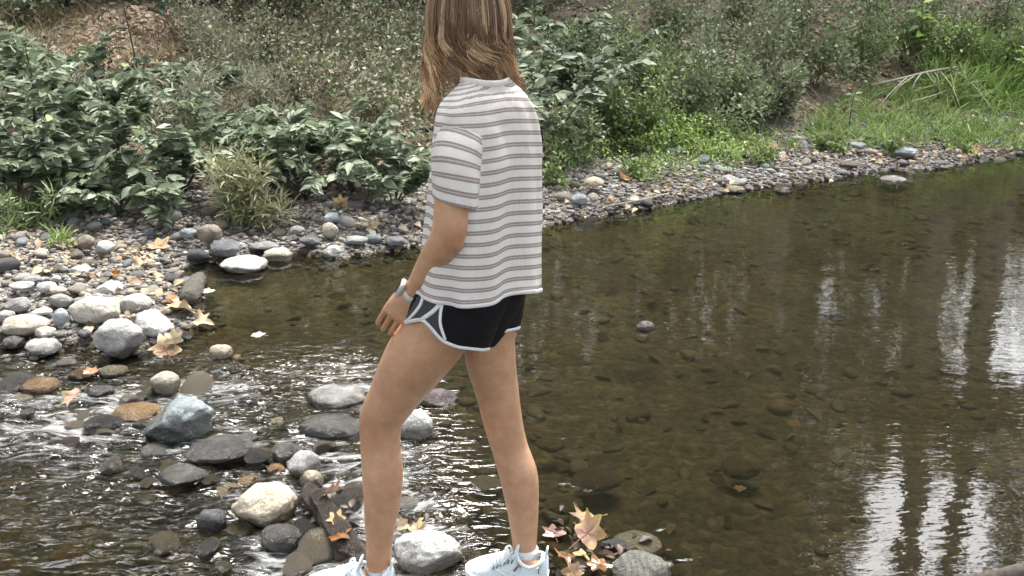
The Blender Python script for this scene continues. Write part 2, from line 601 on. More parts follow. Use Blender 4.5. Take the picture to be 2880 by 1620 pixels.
RL = [
 # far shore, left
 (686, 745, 134, 46, 'white', 'flat white rock standing in still water off the far left shore', dict(ang=.35, seed=1, zs=0, up=.5)),
 (781, 720, 92, 48, 'beige', 'beige rounded rock in the water, right behind the flat white rock', dict(ang=.1, seed=2, zs=0, up=.3)),
 (634, 700, 92, 58, 'darkgrey', 'dark grey angular rock on the shore behind the flat white rock', dict(ang=.9, seed=3, minc=.5)),
 (742, 692, 84, 34, 'grey', 'greenish grey wedge rock on the shore behind the beige rounded one', dict(ang=.7, seed=4)),
 (589, 657, 72, 56, 'brown', 'round brown grey cobble under the leafy shrubs, above the dark angular rock', dict(ang=.1, seed=5, minc=.6)),
 (529, 656, 50, 30, 'blue', 'small bluish cobble tucked left of the round brown grey cobble', dict(ang=.2, seed=6)),
 (294, 693, 66, 36, 'pale', 'light grey lumpy rock among small gravel in the middle of the left shore', dict(ang=.6, seed=7)),
 (242, 681, 50, 42, 'brown', 'brownish cobble beside a brown dry leaf on the left gravel', dict(ang=.3, seed=8)),
 (935, 613, 54, 32, 'blue', 'flat pale bluish rock at the top of the far shore, beside a curled brown leaf', dict(ang=.5, seed=9)),
 (928, 647, 48, 44, 'beige', 'upright oval beige grey cobble below the flat pale bluish rock', dict(ang=.1, seed=10, minc=.7)),
 (835, 647, 46, 24, 'grey', 'small flat grey cobble on the far shore left of the oval beige one', dict(ang=.2, seed=11)),
 (938, 712, 62, 50, 'pale', 'pale pointed rock at the waterline with a dark left side, far shore', dict(ang=.9, seed=12, minc=.5, zs=0, up=.3)),
 (1003, 676, 66, 28, 'grey', 'flat grey rock at the waterline below a cream leaf, near the person', dict(ang=.4, seed=13)),
 (1110, 678, 62, 32, 'darkgrey', 'flat dark rock at the waterline just left of the person', dict(ang=.3, seed=14)),
 (870, 678, 60, 30, 'darkgrey', 'dark wet rock on the far shore between beige rounded rock and pale pointed rock', dict(ang=.4, seed=15)),
 # gravel bar, left
 (265, 872, 142, 84, 'speck', 'large cream speckled boulder in the middle of the gravel bar', dict(ang=.3, seed=21, minc=.55, cat='boulder', name='boulder')),
 (378, 856, 98, 70, 'pale', 'smooth pale grey rock leaning against the cream speckled boulder', dict(ang=.3, seed=22, minc=.6)),
 (73, 913, 134, 60, 'beige', 'long flat beige rock near the left edge of the gravel bar', dict(ang=.15, seed=23)),
 (173, 896, 50, 56, 'blue', 'blue grey rounded cobble wedged between the beige rock and speckled boulder', dict(ang=.2, seed=24, minc=.7)),
 (331, 952, 136, 120, 'pale', 'large blocky pale grey boulder at the water front of the gravel bar', dict(ang=.95, seed=25, minc=.8, up=.4, cat='boulder', name='boulder')),
 (428, 915, 124, 86, 'pale', 'bumpy pale boulder adjoining the right of the blocky pale grey boulder', dict(ang=.7, seed=26, minc=.6, lump=.35, cat='boulder', name='boulder')),
 (311, 815, 80, 48, 'pale', 'pale pointed rock behind the cream speckled boulder', dict(ang=.8, seed=27, minc=.5)),
 (224, 762, 64, 32, 'white', 'white angular slab at the back of the gravel bar', dict(ang=.9, seed=28)),
 (60, 803, 70, 26, 'pale', 'pale flat rock by the left edge, upper part of the gravel bar', dict(ang=.3, seed=29)),
 (130, 808, 58, 34, 'pale', 'pale rounded rock right of the pale flat one at the upper bar', dict(ang=.4, seed=30)),
 (88, 785, 60, 28, 'grey', 'grey rounded rock above the pale flat rock at the left edge', dict(ang=.3, seed=31)),
 (55, 857, 82, 42, 'grey', 'grey layered rock above the long flat beige rock', dict(ang=.8, seed=32)),
 (173, 846, 72, 42, 'grey', 'grey wedge shaped rock up and left of the speckled boulder', dict(ang=.7, seed=33)),
 (18, 887, 48, 30, 'pale', 'whitish cobble cut by the left edge, above the long beige rock', dict(ang=.2, seed=34)),
 (120, 876, 62, 22, 'pale', 'thin pale rock lying between the layered rock and blue grey cobble', dict(ang=.3, seed=35)),
 (128, 936, 60, 36, 'speck', 'small speckled cobble in front of the blue grey cobble', dict(ang=.6, seed=36)),
 (123, 975, 102, 58, 'pale', 'pale rock with dark wet foot at the water edge, left of the blocky boulder', dict(ang=.5, seed=37, zs=0, minc=.5)),
 (40, 962, 72, 42, 'wetdark', 'wet dark rock at the left edge of the bar waterline', dict(ang=.5, seed=38, zs=0)),
 (236, 940, 38, 32, 'darkgrey', 'small dark slate cobble left of the blocky boulder', dict(ang=.6, seed=39, minc=.6)),
 (322, 850, 46, 30, 'cream', 'small cream cobble squeezed behind the smooth pale rock', dict(ang=.3, seed=40)),
 (158, 785, 30, 20, 'white', 'small white cobble at the back of the bar under the white slab', dict(ang=.2, seed=41)),
 (165, 816, 48, 24, 'cream', 'small cream stone right of the pale rounded rock', dict(ang=.2, seed=42)),
 (176, 757, 36, 22, 'grey', 'small grey pebble left of the white angular slab', dict(ang=.1, seed=43)),
 # riffle
 (620, 995, 72, 54, 'cream', 'cream rounded rock alone in the water right of the gravel bar', dict(ang=.25, seed=51, zs=0, up=.25, minc=.6)),
 (668, 1010, 50, 30, 'amber', 'brown wet stone touching the right of the lone cream rock', dict(ang=.2, seed=52, zs=-.02, up=.2)),
 (466, 1078, 88, 74, 'beige', 'beige domed rock in the current below the gravel bar', dict(ang=.2, seed=53, zs=0, up=.25, minc=.6)),
 (500, 1190, 208, 146, 'wetblue', 'large wet rock with bluish top and dark face in the rapids', dict(ang=.95, seed=54, zs=0, up=.3, minc=.55, tilt=-.3, cat='boulder', name='boulder', sub=5)),
 (620, 1268, 200, 62, 'wetdark', 'long low black wet rock below the large bluish topped rock', dict(ang=.4, seed=55, zs=0, up=.15, rot=.15)),
 (513, 1336, 148, 76, 'wetdark', 'dark wet pyramid rock in the rapids, lower left of the long black rock', dict(ang=.7, seed=56, zs=0, up=.2)),
 (856, 1312, 104, 92, 'pale', 'pale bluish pointed rock left of the front leg, above the big cream rock', dict(ang=.85, seed=57, zs=0, up=.3, minc=.6, rot=.6)),
 (740, 1425, 192, 136, 'cream', 'big cream and tan rock in the rapids, largest dry one near the shoes', dict(ang=.8, seed=58, zs=0, up=.4, minc=.5, rot=.3, cat='boulder', name='boulder', sub=5)),
 (597, 1464, 84, 74, 'darkgrey', 'dark round rock just left of the big cream and tan rock', dict(ang=.15, seed=59, zs=0, up=.3, minc=.7)),
 (790, 1512, 122, 86, 'wetdark', 'black wet rock with water running over it, under the big cream rock', dict(ang=.3, seed=60, zs=0, up=.1)),
 (806, 1272, 96, 58, 'wetdark', 'dark wet slab in the rapids left of the pale pointed rock', dict(ang=.5, seed=61, zs=0, up=0)),
 (945, 1118, 176, 74, 'grey', 'wide flat grey rock in the stream just left of the front knee', dict(ang=.4, seed=62, zs=0, up=.2)),
 (930, 1205, 184, 56, 'wetdark', 'low wet rock awash below the wide flat grey rock', dict(ang=.4, seed=63, zs=0, up=-.2)),
 (1168, 1203, 104, 104, 'white', 'rounded white rock between the two legs, behind the front shin', dict(ang=.35, seed=64, zs=0, up=.3, minc=.7, sub=5)),
 (1231, 1122, 120, 60, 'purple', 'brown wet rock behind the rounded white rock between the legs', dict(ang=.4, seed=65, zs=0, up=.1)),
 (116, 1084, 108, 48, 'amber', 'amber wet rock in the current at the left', dict(ang=.2, seed=66, zs=0, up=.1)),
 (322, 1045, 84, 44, 'olive', 'olive stone barely under water below the blocky boulder', dict(ang=.2, seed=67, zs=-.02, up=.1)),
 (385, 1160, 140, 50, 'amber', 'brown ledge rock with water pouring over, left of the large bluish topped rock', dict(ang=.5, seed=68, zs=-.01, up=-.1)),
 (187, 1018, 60, 24, 'brown', 'small brown stone awash in front of the pale rock with wet foot', dict(ang=.2, seed=69, zs=-.02, up=.1)),
 # by the shoes
 (1204, 1556, 196, 116, 'white', 'white and grey lumpy rock between the two shoes', dict(ang=.9, seed=71, zs=0, up=.25, minc=.55, cat='boulder', name='boulder', sub=5)),
 (978, 1544, 124, 66, 'purple', 'purplish dark rock under the wet orange leaf beside the front shoe', dict(ang=.5, seed=72, zs=0, up=.1)),
 (876, 1352, 70, 62, 'cream', 'small cream rock behind the dark log, beside a pinkish leaf', dict(ang=.4, seed=73, zs=0, up=.2)),
 (1800, 1606, 172, 84, 'mossy', 'rough grey wrinkled rock cut by the bottom edge, right of the shoes', dict(ang=.2, seed=74, zs=0, up=.4, minc=.5, sub=5)),
 (1790, 1540, 170, 90, 'olive', 'dark olive wet rock behind the rough grey wrinkled one', dict(ang=.7, seed=75, zs=-.02, up=.05)),
 (1726, 1536, 76, 54, 'darkgrey', 'slate grey rock with a straight pale edge, right of the yellow leaf', dict(ang=.95, seed=76, zs=0, up=.2)),
 (1900, 1560, 90, 60, 'olive', 'olive brown stone under water right of the dark olive rock', dict(ang=.5, seed=77, zs=-.05, up=0)),
 (1677, 1352, 150, 62, 'purple', 'reddish wet rock awash right of the back leg', dict(ang=.3, seed=78, zs=-.03, up=-.3)),
 (1590, 1420, 110, 50, 'olive', 'mossy olive rock under water beside the back ankle', dict(ang=.3, seed=79, zs=-.03, up=-.1)),
 (1815, 920, 56, 36, 'purple', 'small mauve rock poking from the calm pool, far from the others', dict(ang=.2, seed=80, zs=0, up=.35, minc=.6)),
 (2080, 1318, 120, 46, 'brown', 'brown slab under the calm pool water in the middle right', dict(ang=.5, seed=81, zs=-.06, up=0)),
 (1545, 1250, 90, 46, 'olive', 'olive slab under water right of the back calf', dict(ang=.5, seed=82, zs=-.06, up=0)),
 (2070, 535, 66, 28, 'olive', 'long greenish rock with squared end at the waterline of the right shore', dict(ang=.7, seed=83, zs=0, up=.3)),
 (1910, 545, 40, 20, 'grey', 'small grey rock at the right shore waterline under the lime green plants', dict(ang=.2, seed=84, zs=0)),
 (1670, 512, 60, 30, 'cream', 'cream oval cobble on the right gravel bank, palest and largest there', dict(ang=.2, seed=85)),
 (1630, 560, 52, 32, 'blue', 'light blue rounded cobble low on the right gravel bank', dict(ang=.3, seed=86)),
 (1815, 560, 56, 22, 'cream', 'flat pale rock on the dark waterline below the lime green plants', dict(ang=.6, seed=87, zs=0)),
 (2410, 408, 52, 20, 'blue', 'long slate blue rock near the top of the right shore by grass', dict(ang=.4, seed=88)),
 (2550, 428, 74, 28, 'blue', 'blue grey slab among brown leaves on the right shore', dict(ang=.6, seed=89)),
 (2640, 462, 66, 28, 'darkgrey', 'dark grey boulder on the right shore waterline before the grass', dict(ang=.4, seed=90, zs=0)),
 (2515, 505, 80, 12, 'white', 'flat white slab floating level with the water off the right shore', dict(ang=.4, seed=91, zs=-.02, up=.5)),
 (2200, 500, 54, 26, 'pale', 'pale rock on the right shore waterline beside lime green sprigs', dict(ang=.4, seed=92, zs=0)),
]
RL += [
 (690, 1232, 70, 34, 'wetdark', 'small black wet stone above the right end of the long black rock', dict(ang=.5, seed=101, zs=-.02, up=.1)),
 (440, 1268, 90, 40, 'wetdark', 'black wet stone at the foot of the large bluish topped rock', dict(ang=.5, seed=102, zs=-.02, up=.1)),
 (800, 1190, 100, 44, 'olive', 'olive stone awash between the black rock and the wide flat grey one', dict(ang=.5, seed=103, zs=-.03, up=.1)),
 (700, 1355, 84, 40, 'amber', 'ochre stone under the current behind the big cream rock', dict(ang=.4, seed=104, zs=-.03, up=.1)),
 (640, 1385, 110, 44, 'olive', 'tan olive stone awash up and left of the big cream rock', dict(ang=.4, seed=105, zs=-.03, up=.05)),
 (775, 1320, 60, 36, 'amber', 'small ochre stone left of the pale pointed rock', dict(ang=.4, seed=106, zs=-.02, up=.1)),
 (60, 1120, 70, 30, 'olive', 'olive stone awash at the left edge of the rapids', dict(ang=.4, seed=107, zs=-.02, up=.1)),
 (280, 1100, 80, 34, 'wetdark', 'dark wet stone beside the pinkish leaf in the rapids', dict(ang=.5, seed=108, zs=-.02, up=.1)),
 (1145, 1420, 90, 50, 'grey', 'pale wet stone awash just right of the front shin', dict(ang=.5, seed=109, zs=-.02, up=.15)),
 (870, 1480, 60, 36, 'wetdark', 'black wet pebble between the cream rock and the rotting log', dict(ang=.3, seed=110, zs=-.01, up=.15)),
 (190, 1560, 100, 34, 'amber', 'amber stone under shallow water at the lower left', dict(ang=.3, seed=111, zs=-.06, up=.1)),
 (30, 1590, 70, 30, 'amber', 'orange brown stone under water in the lower left corner', dict(ang=.3, seed=112, zs=-.06, up=.1)),
 (190, 1500, 80, 34, 'brown', 'reddish brown stone under the shallows at lower left', dict(ang=.3, seed=113, zs=-.06, up=.1)),
 (390, 1540, 110, 40, 'olive', 'broad olive stone under the shallows near the bottom edge', dict(ang=.3, seed=114, zs=-.06, up=.1)),
]
for px, py, w, h, mt, lb, kw in RL:
    rock(px, py, w, h, mt, lb, **kw)

# pebbles: the largest are parts of the gravel they lie in, the finest stay joined
PEB_MATS = ['pale', 'grey', 'beige', 'speck', 'brown', 'grey', 'pale', 'cream', 'blue', 'darkgrey', 'beige', 'grey', 'brown']
peb_meshes = []
for k in range(26):
    V, Fc = stone_shape(2, 200 + k, 0.35 + 0.35 * (k % 3), 0.3, 6)
    o = mesh_np('pebble', V, Fc, MR[PEB_MATS[k % len(PEB_MATS)]])
    peb_meshes.append(o.data)
    bpy.data.objects.remove(o)

def pebbles(parent, xr, yr, smax, n_big, n_fine, taken, dens=None):
    placed = []
    tries = 0
    first = True
    while len(placed) < n_big and tries < 60000:
        tries += 1
        x, y = R(*xr), R(*yr)
        sd = float(shore(x, y))
        if sd < -0.06 or sd > smax: continue
        px, py = proj((x, y, 0.05))
        if px < -60 or px > 2940 or py > 1000: continue
        rad = 0.017 + 0.058 * random.random() ** 2.2
        if any((x - q[0]) ** 2 + (y - q[1]) ** 2 < (0.8 * (rad + q[2])) ** 2 for q in placed): continue
        if any((x - q[0]) ** 2 + (y - q[1]) ** 2 < (rad * 0.7 + 0.8 * q[2]) ** 2 for q in taken): continue
        placed.append((x, y, rad))
        me = peb_meshes[rng.integers(len(peb_meshes))]
        o = bpy.data.objects.new('pebble', me)
        o.scale = (rad * R(.95, 1.5), rad * R(.7, 1.0), rad * R(.4, .75))
        o.rotation_euler = (R(-.3, .3), R(-.3, .3), R(0, 6.28))
        o.location = (x, y, float(hz(x, y)) + rad * 0.28)
        o.parent = parent
        link(o)
    # fine gravel
    n = n_fine
    x = rng.uniform(*xr, n * 6); y = rng.uniform(*yr, n * 6)
    sd = shore(x, y)
    ok = (sd > -0.10) & (sd < smax + 0.25)
    x, y = x[ok][:n], y[ok][:n]
    n = len(x)
    rad = 0.007 + 0.018 * rng.random(n) ** 1.8
    sc3 = rad[:, None] * np.stack([rng.uniform(.9, 1.3, n), rng.uniform(.7, 1, n), rng.uniform(.4, .8, n)], -1)
    V0, F0 = stone_shape(1, 77, 0.2, 0.25, 4)
    a = rng.uniform(0, 6.28, n)
    ca, sa = np.cos(a), np.sin(a)
    Vs = V0[None] * sc3[:, None]
    Vx = Vs[..., 0] * ca[:, None] - Vs[..., 1] * sa[:, None]
    Vy = Vs[..., 0] * sa[:, None] + Vs[..., 1] * ca[:, None]
    P = np.stack([x, y, hz(x, y) + rad * 0.3], -1)
    V = (np.stack([Vx, Vy, Vs[..., 2]], -1) + P[:, None]).reshape(-1, 3)
    Fa = (F0[None] + (np.arange(n) * len(V0))[:, None, None]).reshape(-1, 3)
    pal = np.array([(0.33, 0.32, 0.30), (0.20, 0.19, 0.18), (0.24, 0.25, 0.26), (0.30, 0.25, 0.19), (0.10, 0.10, 0.095), (0.19, 0.15, 0.11), (0.42, 0.40, 0.36), (0.37, 0.31, 0.24)])
    cc = pal[rng.integers(len(pal), size=n)] * rng.uniform(.6, 1.05, n)[:, None]
    wetk = np.where(P[:, 2] < 0.035, 0.38, 1.0)
    cc = np.repeat(cc * wetk[:, None], len(V0), 0)
    o = mesh_np('gravel', V, Fa, m_fine, parent, cols=cc)
    tag(o, kind='stuff')

m_fine, nt, p, _ = new_mat('fine_gravel')
vc = N(nt, 'ShaderNodeVertexColor', layer_name='col').outputs[0]
tc = N(nt, 'ShaderNodeTexCoord').outputs['Object']
n1 = noise_t(nt, tc, 120, 3)
nt.links.new(mix_c(nt, 1.0, vc, ramp(nt, n1, [(0.3, (0.6, 0.6, 0.6)), (0.7, (1.3, 1.3, 1.3))]), 'MULTIPLY'), p.inputs['Base Color'])
p.inputs['Roughness'].default_value = 0.75
taken = [(r[0], r[1], max(r[2], r[3])) for r in ROCKS]
pebbles(gravel_bar, (-3.6, 0.1), (4.0, 8.6), 1.35, 290, 9000, taken)
pebbles(gravel_bank, (0.1, 5.6), (6.0, 11.5), 0.95, 290, 7000, taken)

# stones on the bed, seen through the shallows
n = 1500
x = rng.uniform(-2.6, 4.5, n * 3); y = rng.uniform(2.0, 8.0, n * 3)
pr = np.array([(0.13 if (yy > 4.2 or xx > 0.3) else 1.0) for xx, yy in zip(x, y)])
ok = (shore(x, y) < -0.02) & (rng.random(n * 3) < pr * 0.8)
x, y = x[ok][:n], y[ok][:n]
n = len(x)
rad = 0.014 + 0.055 * rng.random(n) ** 2.2
V0, F0 = stone_shape(2, 91, 0.9, 0.35, 6)
a = rng.uniform(0, 6.28, n)
Vs = V0[None] * (rad[:, None] * np.stack([rng.uniform(.9, 1.4, n), rng.uniform(.7, 1, n), rng.uniform(.3, .55, n)], -1))[:, None]
ca, sa = np.cos(a)[:, None], np.sin(a)[:, None]
zt = np.minimum(hz(x, y) + rad * 0.15, -0.035 - rad * 0.45)
V = np.stack([Vs[..., 0] * ca - Vs[..., 1] * sa, Vs[..., 0] * sa + Vs[..., 1] * ca, Vs[..., 2]], -1) + np.stack([x, y, zt], -1)[:, None]
Fa = (F0[None] + (np.arange(n) * len(V0))[:, None, None]).reshape(-1, 3)
pal = np.array([(0.09, 0.075, 0.05), (0.075, 0.065, 0.045), (0.13, 0.11, 0.075), (0.055, 0.05, 0.035), (0.15, 0.095, 0.05), (0.10, 0.10, 0.085)])
pool = ((x > -.1) | (y > 4.0))[:, None]
pal2 = np.where(pool, .8, 1.0)
cc = np.repeat(pal[rng.integers(len(pal), size=n)] * rng.uniform(.7, 1.2, n)[:, None] * pal2, len(V0), 0)
tag(mesh_np('bed_stones', V.reshape(-1, 3), Fa, m_fine, creek_bed, cols=cc), kind='stuff')

# wet stones of the dam that break the surface, parts of the creek bed
DAMP = [on_z(*q) for q in [(20, 1120), (250, 1165), (430, 1200), (560, 1290), (700, 1340), (860, 1420), (960, 1500)]]
wet_me = []
for k in range(10):
    V, Fc = stone_shape(3, 500 + k, 0.4 + .4 * (k % 2), 0.35, 6)
    o = mesh_np('stone', V, Fc, MR[['wetdark', 'olive', 'grey', 'amber', 'wetdark', 'brown', 'wetdark', 'olive', 'purple', 'beige'][k]])
    wet_me.append(o.data)
    bpy.data.objects.remove(o)
for k in range(60):
    i = random.randrange(len(DAMP) - 1)
    q = DAMP[i].lerp(DAMP[i + 1], random.random()) + Vector((random.gauss(.04, .24), random.gauss(.02, .22), 0))
    if float(shore(q.x, q.y)) > -.03 or q.y < 2.25: continue
    if any((q.x - r[0]) ** 2 + (q.y - r[1]) ** 2 < (r[2] * .8) ** 2 for r in ROCKS): continue
    rad = .022 + .05 * random.random() ** 1.7
    o = bpy.data.objects.new('stone', wet_me[rng.integers(10)])
    o.scale = (rad * R(1, 1.5), rad, rad * R(.5, .8))
    o.rotation_euler = (R(-.3, .3), R(-.3, .3), R(0, 6.28))
    o.location = (q.x, q.y, R(-.6, .0) * rad)
    o.parent = creek_bed
    link(o)

# ------------------------------------------------------------------ water
DAM = np.array([on_z(*q)[:2] for q in [(-250, 1130), (0, 1140), (250, 1165), (500, 1250), (700, 1330), (860, 1420), (980, 1530), (1010, 1640)]])
UPS = np.array([on_z(*q)[:2] for q in [(640, 1080), (900, 1040), (1060, 1120), (1120, 1250), (1150, 1390), (1000, 1440)]])
us = np.linspace(-1.1, 1.1, 620)
vs = 1.7 * (16.0 / 1.7) ** (np.linspace(0, 1, 640) ** 0.9)
vs = np.concatenate([[-6, -3, 0.2, 1.0, 1.4], vs])
WX = us[None] * (vs[:, None].clip(1.0) * 0.72 + 0.35) * np.where(vs[:, None] < 1.7, 4, 1)
WX[:5] = us[None] * 8
WY = np.repeat(vs[:, None], len(us), 1)
dd = seg_dist(WX, WY, DAM)
side = ((WX - (-0.3)) * 0.75 + (WY - 2.9) * 0.65)        # < 0 downstream, towards the lower left
near_dam = np.exp(-(dd / np.where(side < 0, 0.50, 0.22)) ** 2)
ups = np.exp(-(seg_dist(WX, WY, UPS) / 0.26) ** 2)
rif = np.clip(near_dam + 0.7 * ups, 0, 1)
rif *= 0.65 + 0.7 * np.clip(0.5 + fbm(WX * 1.7, WY * 1.7, seed=31), 0, 1)
rif = np.clip(rif, 0, 1)
# the current runs from the pool at the right to the lower left
fl = np.array([-0.93, -0.37]); fp = np.array([-fl[1], fl[0]])
A = WX * fl[0] + WY * fl[1] + 0.10 * fbm(WX * 2, WY * 2, seed=40)
B = WX * fp[0] + WY * fp[1] + 0.10 * fbm(WX * 2, WY * 2, seed=41)
wz = 0.024 * fbm(A * 4.0, B * 9, oct=2, seed=42) + 0.020 * fbm(A * 8, B * 18, oct=2, seed=43) + 0.010 * np.abs(fbm(A * 14, B * 26, oct=1, seed=44))
wz = wz * rif
wz += 0.0012 * fbm(WX * 2.4, WY * 5, seed=45)
for rx, ry, ra, rb, ro, rc, rz in ROCKS:
    if ry > 4.6 or rz - rc > 0.05: continue
    q = np.hypot((WX - rx) / (ra + 0.05), (WY - ry) / (rb + 0.05))
    lift = np.exp(-((q - 0.95) / 0.22) ** 2)
    wz += lift * 0.006 * (0.4 + rif)
    tail = np.exp(-(((WX - rx) * fp[0] + (WY - ry) * fp[1]) / (ra * 0.8)) ** 2) * sstep(0, ra, (WX - rx) * fl[0] + (WY - ry) * fl[1]) * np.exp(-np.maximum((WX - rx) * fl[0] + (WY - ry) * fl[1], 0) / 0.35)
    wz += tail * rif * 0.010 * fbm(A * 9, B * 34, seed=46)
drop = 0.022 * sstep(0.0, -0.25, side) * (dd < 1.6) * sstep(1.6, 0.6, dd)
wz = wz - drop
wny, wnx = WX.shape
iw = np.arange(wny - 1)[:, None] * wnx + np.arange(wnx - 1)[None]
QW = np.stack([iw, iw + 1, iw + wnx + 1, iw + wnx], -1).reshape(-1, 4)

m_water, nt, p, out = new_mat('creek_water')
nt.nodes.remove(p)
geo = N(nt, 'ShaderNodeNewGeometry')
at = N(nt, 'ShaderNodeVertexColor', layer_name='col')
rs = N(nt, 'ShaderNodeSeparateColor')
nt.links.new(at.outputs[0], rs.inputs[0])
rough_w = rs.outputs[0]
def wave_noise(scale, sx, sy, rot, detail=3, rough=0.6, dist=0.4):
    mp = N(nt, 'ShaderNodeMapping')
    mp.inputs['Scale'].default_value = (sx, sy, 1)
    mp.inputs['Rotation'].default_value = (0, 0, rot)
    nt.links.new(geo.outputs['Position'], mp.inputs['Vector'])
    return noise_t(nt, mp.outputs[0], scale, detail, rough, dist)
w1 = wave_noise(26, 0.6, 1.7, 0.05, 2, 0.5)
w2 = wave_noise(17, 0.55, 1.5, 0.4, 2, 0.5, 0.8)
w3 = wave_noise(5.0, 0.6, 1.4, 0.0, 2, 0.5)
hgt = math_n(nt, 'ADD', math_n(nt, 'MULTIPLY', w1, 0.00045), math_n(nt, 'MULTIPLY', w3, 0.0008))
chop = math_n(nt, 'ADD', math_n(nt, 'MULTIPLY', rough_w, 0.058), 0.0004)
hgt = math_n(nt, 'ADD', hgt, math_n(nt, 'MULTIPLY', w2, chop))
bp = N(nt, 'ShaderNodeBump')
bp.inputs['Strength'].default_value = 1.0
bp.inputs['Distance'].default_value = 1.0
nt.links.new(hgt, bp.inputs['Height'])
fr = N(nt, 'ShaderNodeFresnel')
fr.inputs['IOR'].default_value = 1.55
nt.links.new(bp.outputs[0], fr.inputs['Normal'])
gl = N(nt, 'ShaderNodeBsdfGlossy')
gl.inputs['Roughness'].default_value = 0.0
nt.links.new(bp.outputs[0], gl.inputs['Normal'])
tr = N(nt, 'ShaderNodeBsdfTransparent')
tr.inputs[0].default_value = (0.60, 0.56, 0.435, 1)
df = N(nt, 'ShaderNodeBsdfDiffuse')
df.inputs[0].default_value = (0.028, 0.028, 0.018, 1)        # silt in the water
body = N(nt, 'ShaderNodeMixShader')
nt.links.new(math_n(nt, 'MULTIPLY', rs.outputs[1], 0.42), body.inputs[0])
nt.links.new(tr.outputs[0], body.inputs[1])
nt.links.new(df.outputs[0], body.inputs[2])
mx = N(nt, 'ShaderNodeMixShader')
nt.links.new(fr.outputs[0], mx.inputs[0])
nt.links.new(body.outputs[0], mx.inputs[1])
nt.links.new(gl.outputs[0], mx.inputs[2])
# foam along the rapids, its white also standing in for sky glints
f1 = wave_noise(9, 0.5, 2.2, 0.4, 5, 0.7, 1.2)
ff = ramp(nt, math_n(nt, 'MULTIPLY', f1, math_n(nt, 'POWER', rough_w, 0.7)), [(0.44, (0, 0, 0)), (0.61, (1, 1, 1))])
foam_glint = N(nt, 'ShaderNodeBsdfDiffuse')
foam_glint.inputs[0].default_value = (0.55, 0.56, 0.56, 1)
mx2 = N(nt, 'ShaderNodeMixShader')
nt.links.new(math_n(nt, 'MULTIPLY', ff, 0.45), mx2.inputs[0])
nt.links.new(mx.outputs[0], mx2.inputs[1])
nt.links.new(foam_glint.outputs[0], mx2.inputs[2])
nt.links.new(mx2.outputs[0], out.inputs[0])
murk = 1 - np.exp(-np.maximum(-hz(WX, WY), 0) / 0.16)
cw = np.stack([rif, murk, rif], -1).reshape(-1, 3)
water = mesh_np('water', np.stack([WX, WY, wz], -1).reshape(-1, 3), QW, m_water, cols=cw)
tag(water, kind='structure')
# ------------------------------------------------------------------ vegetation
def leaf_shape(l, w, droop=0.18, fold=0.12):
    """pointed oval leaf folded along its midrib: base at the origin, tip along +Y"""
    ys = np.array([0.0, 0.18, 0.45, 0.75, 1.0])
    ws = np.array([0.02, 0.36, 0.5, 0.30, 0.0])
    V = []
    for y, q in zip(ys, ws):
        z = -droop * y * y
        V += [(-q * w, y * l, (z + fold * q) * l * 0.9), (0, y * l, z * l), (q * w, y * l, (z + fold * q) * l * 0.9)]
    V = np.array(V, float)
    Fc = []
    for i in range(4):
        a = i * 3
        Fc += [(a, a + 1, a + 4, a + 3), (a + 1, a + 2, a + 5, a + 4)]
    return V, np.array(Fc)

def blade_shape(l, w):
    V = np.array([(-w / 2, 0, 0), (w / 2, 0, 0), (w * .4, l * .5, -.05 * l), (-w * .4, l * .5, -.05 * l), (0, l, -.25 * l)], float)
    return V, [np.array([[0, 1, 2, 3]]), np.array([[3, 2, 4]])]

def frames(L, Nn):
    """rotation matrices with +Y along L and +Z near Nn"""
    L = L / (np.linalg.norm(L, axis=1)[:, None] + 1e-9)
    X = np.cross(L, Nn); X /= np.linalg.norm(X, axis=1)[:, None] + 1e-9
    Z = np.cross(X, L)
    return np.stack([X, L, Z], -1)

def scatter(name, shape, P, M, S, cols, mat, parent=None, kind='stuff'):
    V0, F0 = shape
    Fl = F0 if isinstance(F0, list) else [F0]
    V = np.einsum('nij,kj->nki', M, V0) * S[:, None, None] + P[:, None]
    n, k = len(P), len(V0)
    Fs = [(f[None] + (np.arange(n) * k)[:, None, None]).reshape(-1, f.shape[1]) for f in Fl]
    o = mesh_np(name, V.reshape(-1, 3), Fs, mat, parent, cols=np.repeat(cols, k, 0))
    if kind: o['kind'] = kind
    return o

def pal_pick(pal, n, jitter=0.25):
    pal = np.array(pal)
    return pal[rng.integers(len(pal), size=n)] * rng.uniform(1 - jitter, 1 + jitter, (n, 1))

def rand_dirs(n, up=0.0):
    d = rng.normal(size=(n, 3))
    d[:, 2] += up
    return d / np.linalg.norm(d, axis=1)[:, None]

M_BROAD = leaf_mat('broad_leaf', [(0.0, (0.10, 0.14, 0.08)), (0.35, (0.15, 0.195, 0.12)), (0.7, (0.23, 0.28, 0.185)), (0.93, (0.35, 0.41, 0.29)), (1.0, (0.34, 0.40, 0.18))], rough=0.5, trans=0.36, two=(0.18, 0.22, 0.18))
M_LEAF = leaf_mat('leaf', attr=True, rough=0.45, trans=0.38)
M_DULL = leaf_mat('dull_leaf', attr=True, rough=0.75, trans=0.2, spec=0.2)
M_DRY = leaf_mat('dry_leaf', attr=True, rough=0.7, trans=0.15, spec=0.3)
M_TWIG = plain_mat('dark_twig', (0.04, 0.032, 0.026), (0.10, 0.085, 0.07), 60, 0.85)
M_STEM = plain_mat('green_stem', (0.09, 0.085, 0.05), (0.16, 0.15, 0.09), 40, 0.7)
M_DEAD = plain_mat('dead_wood', (0.20, 0.17, 0.13), (0.36, 0.32, 0.27), 50, 0.9)
M_BARK = plain_mat('pale_bark', (0.13, 0.115, 0.095), (0.34, 0.32, 0.28), 6, 0.9, 0.6)

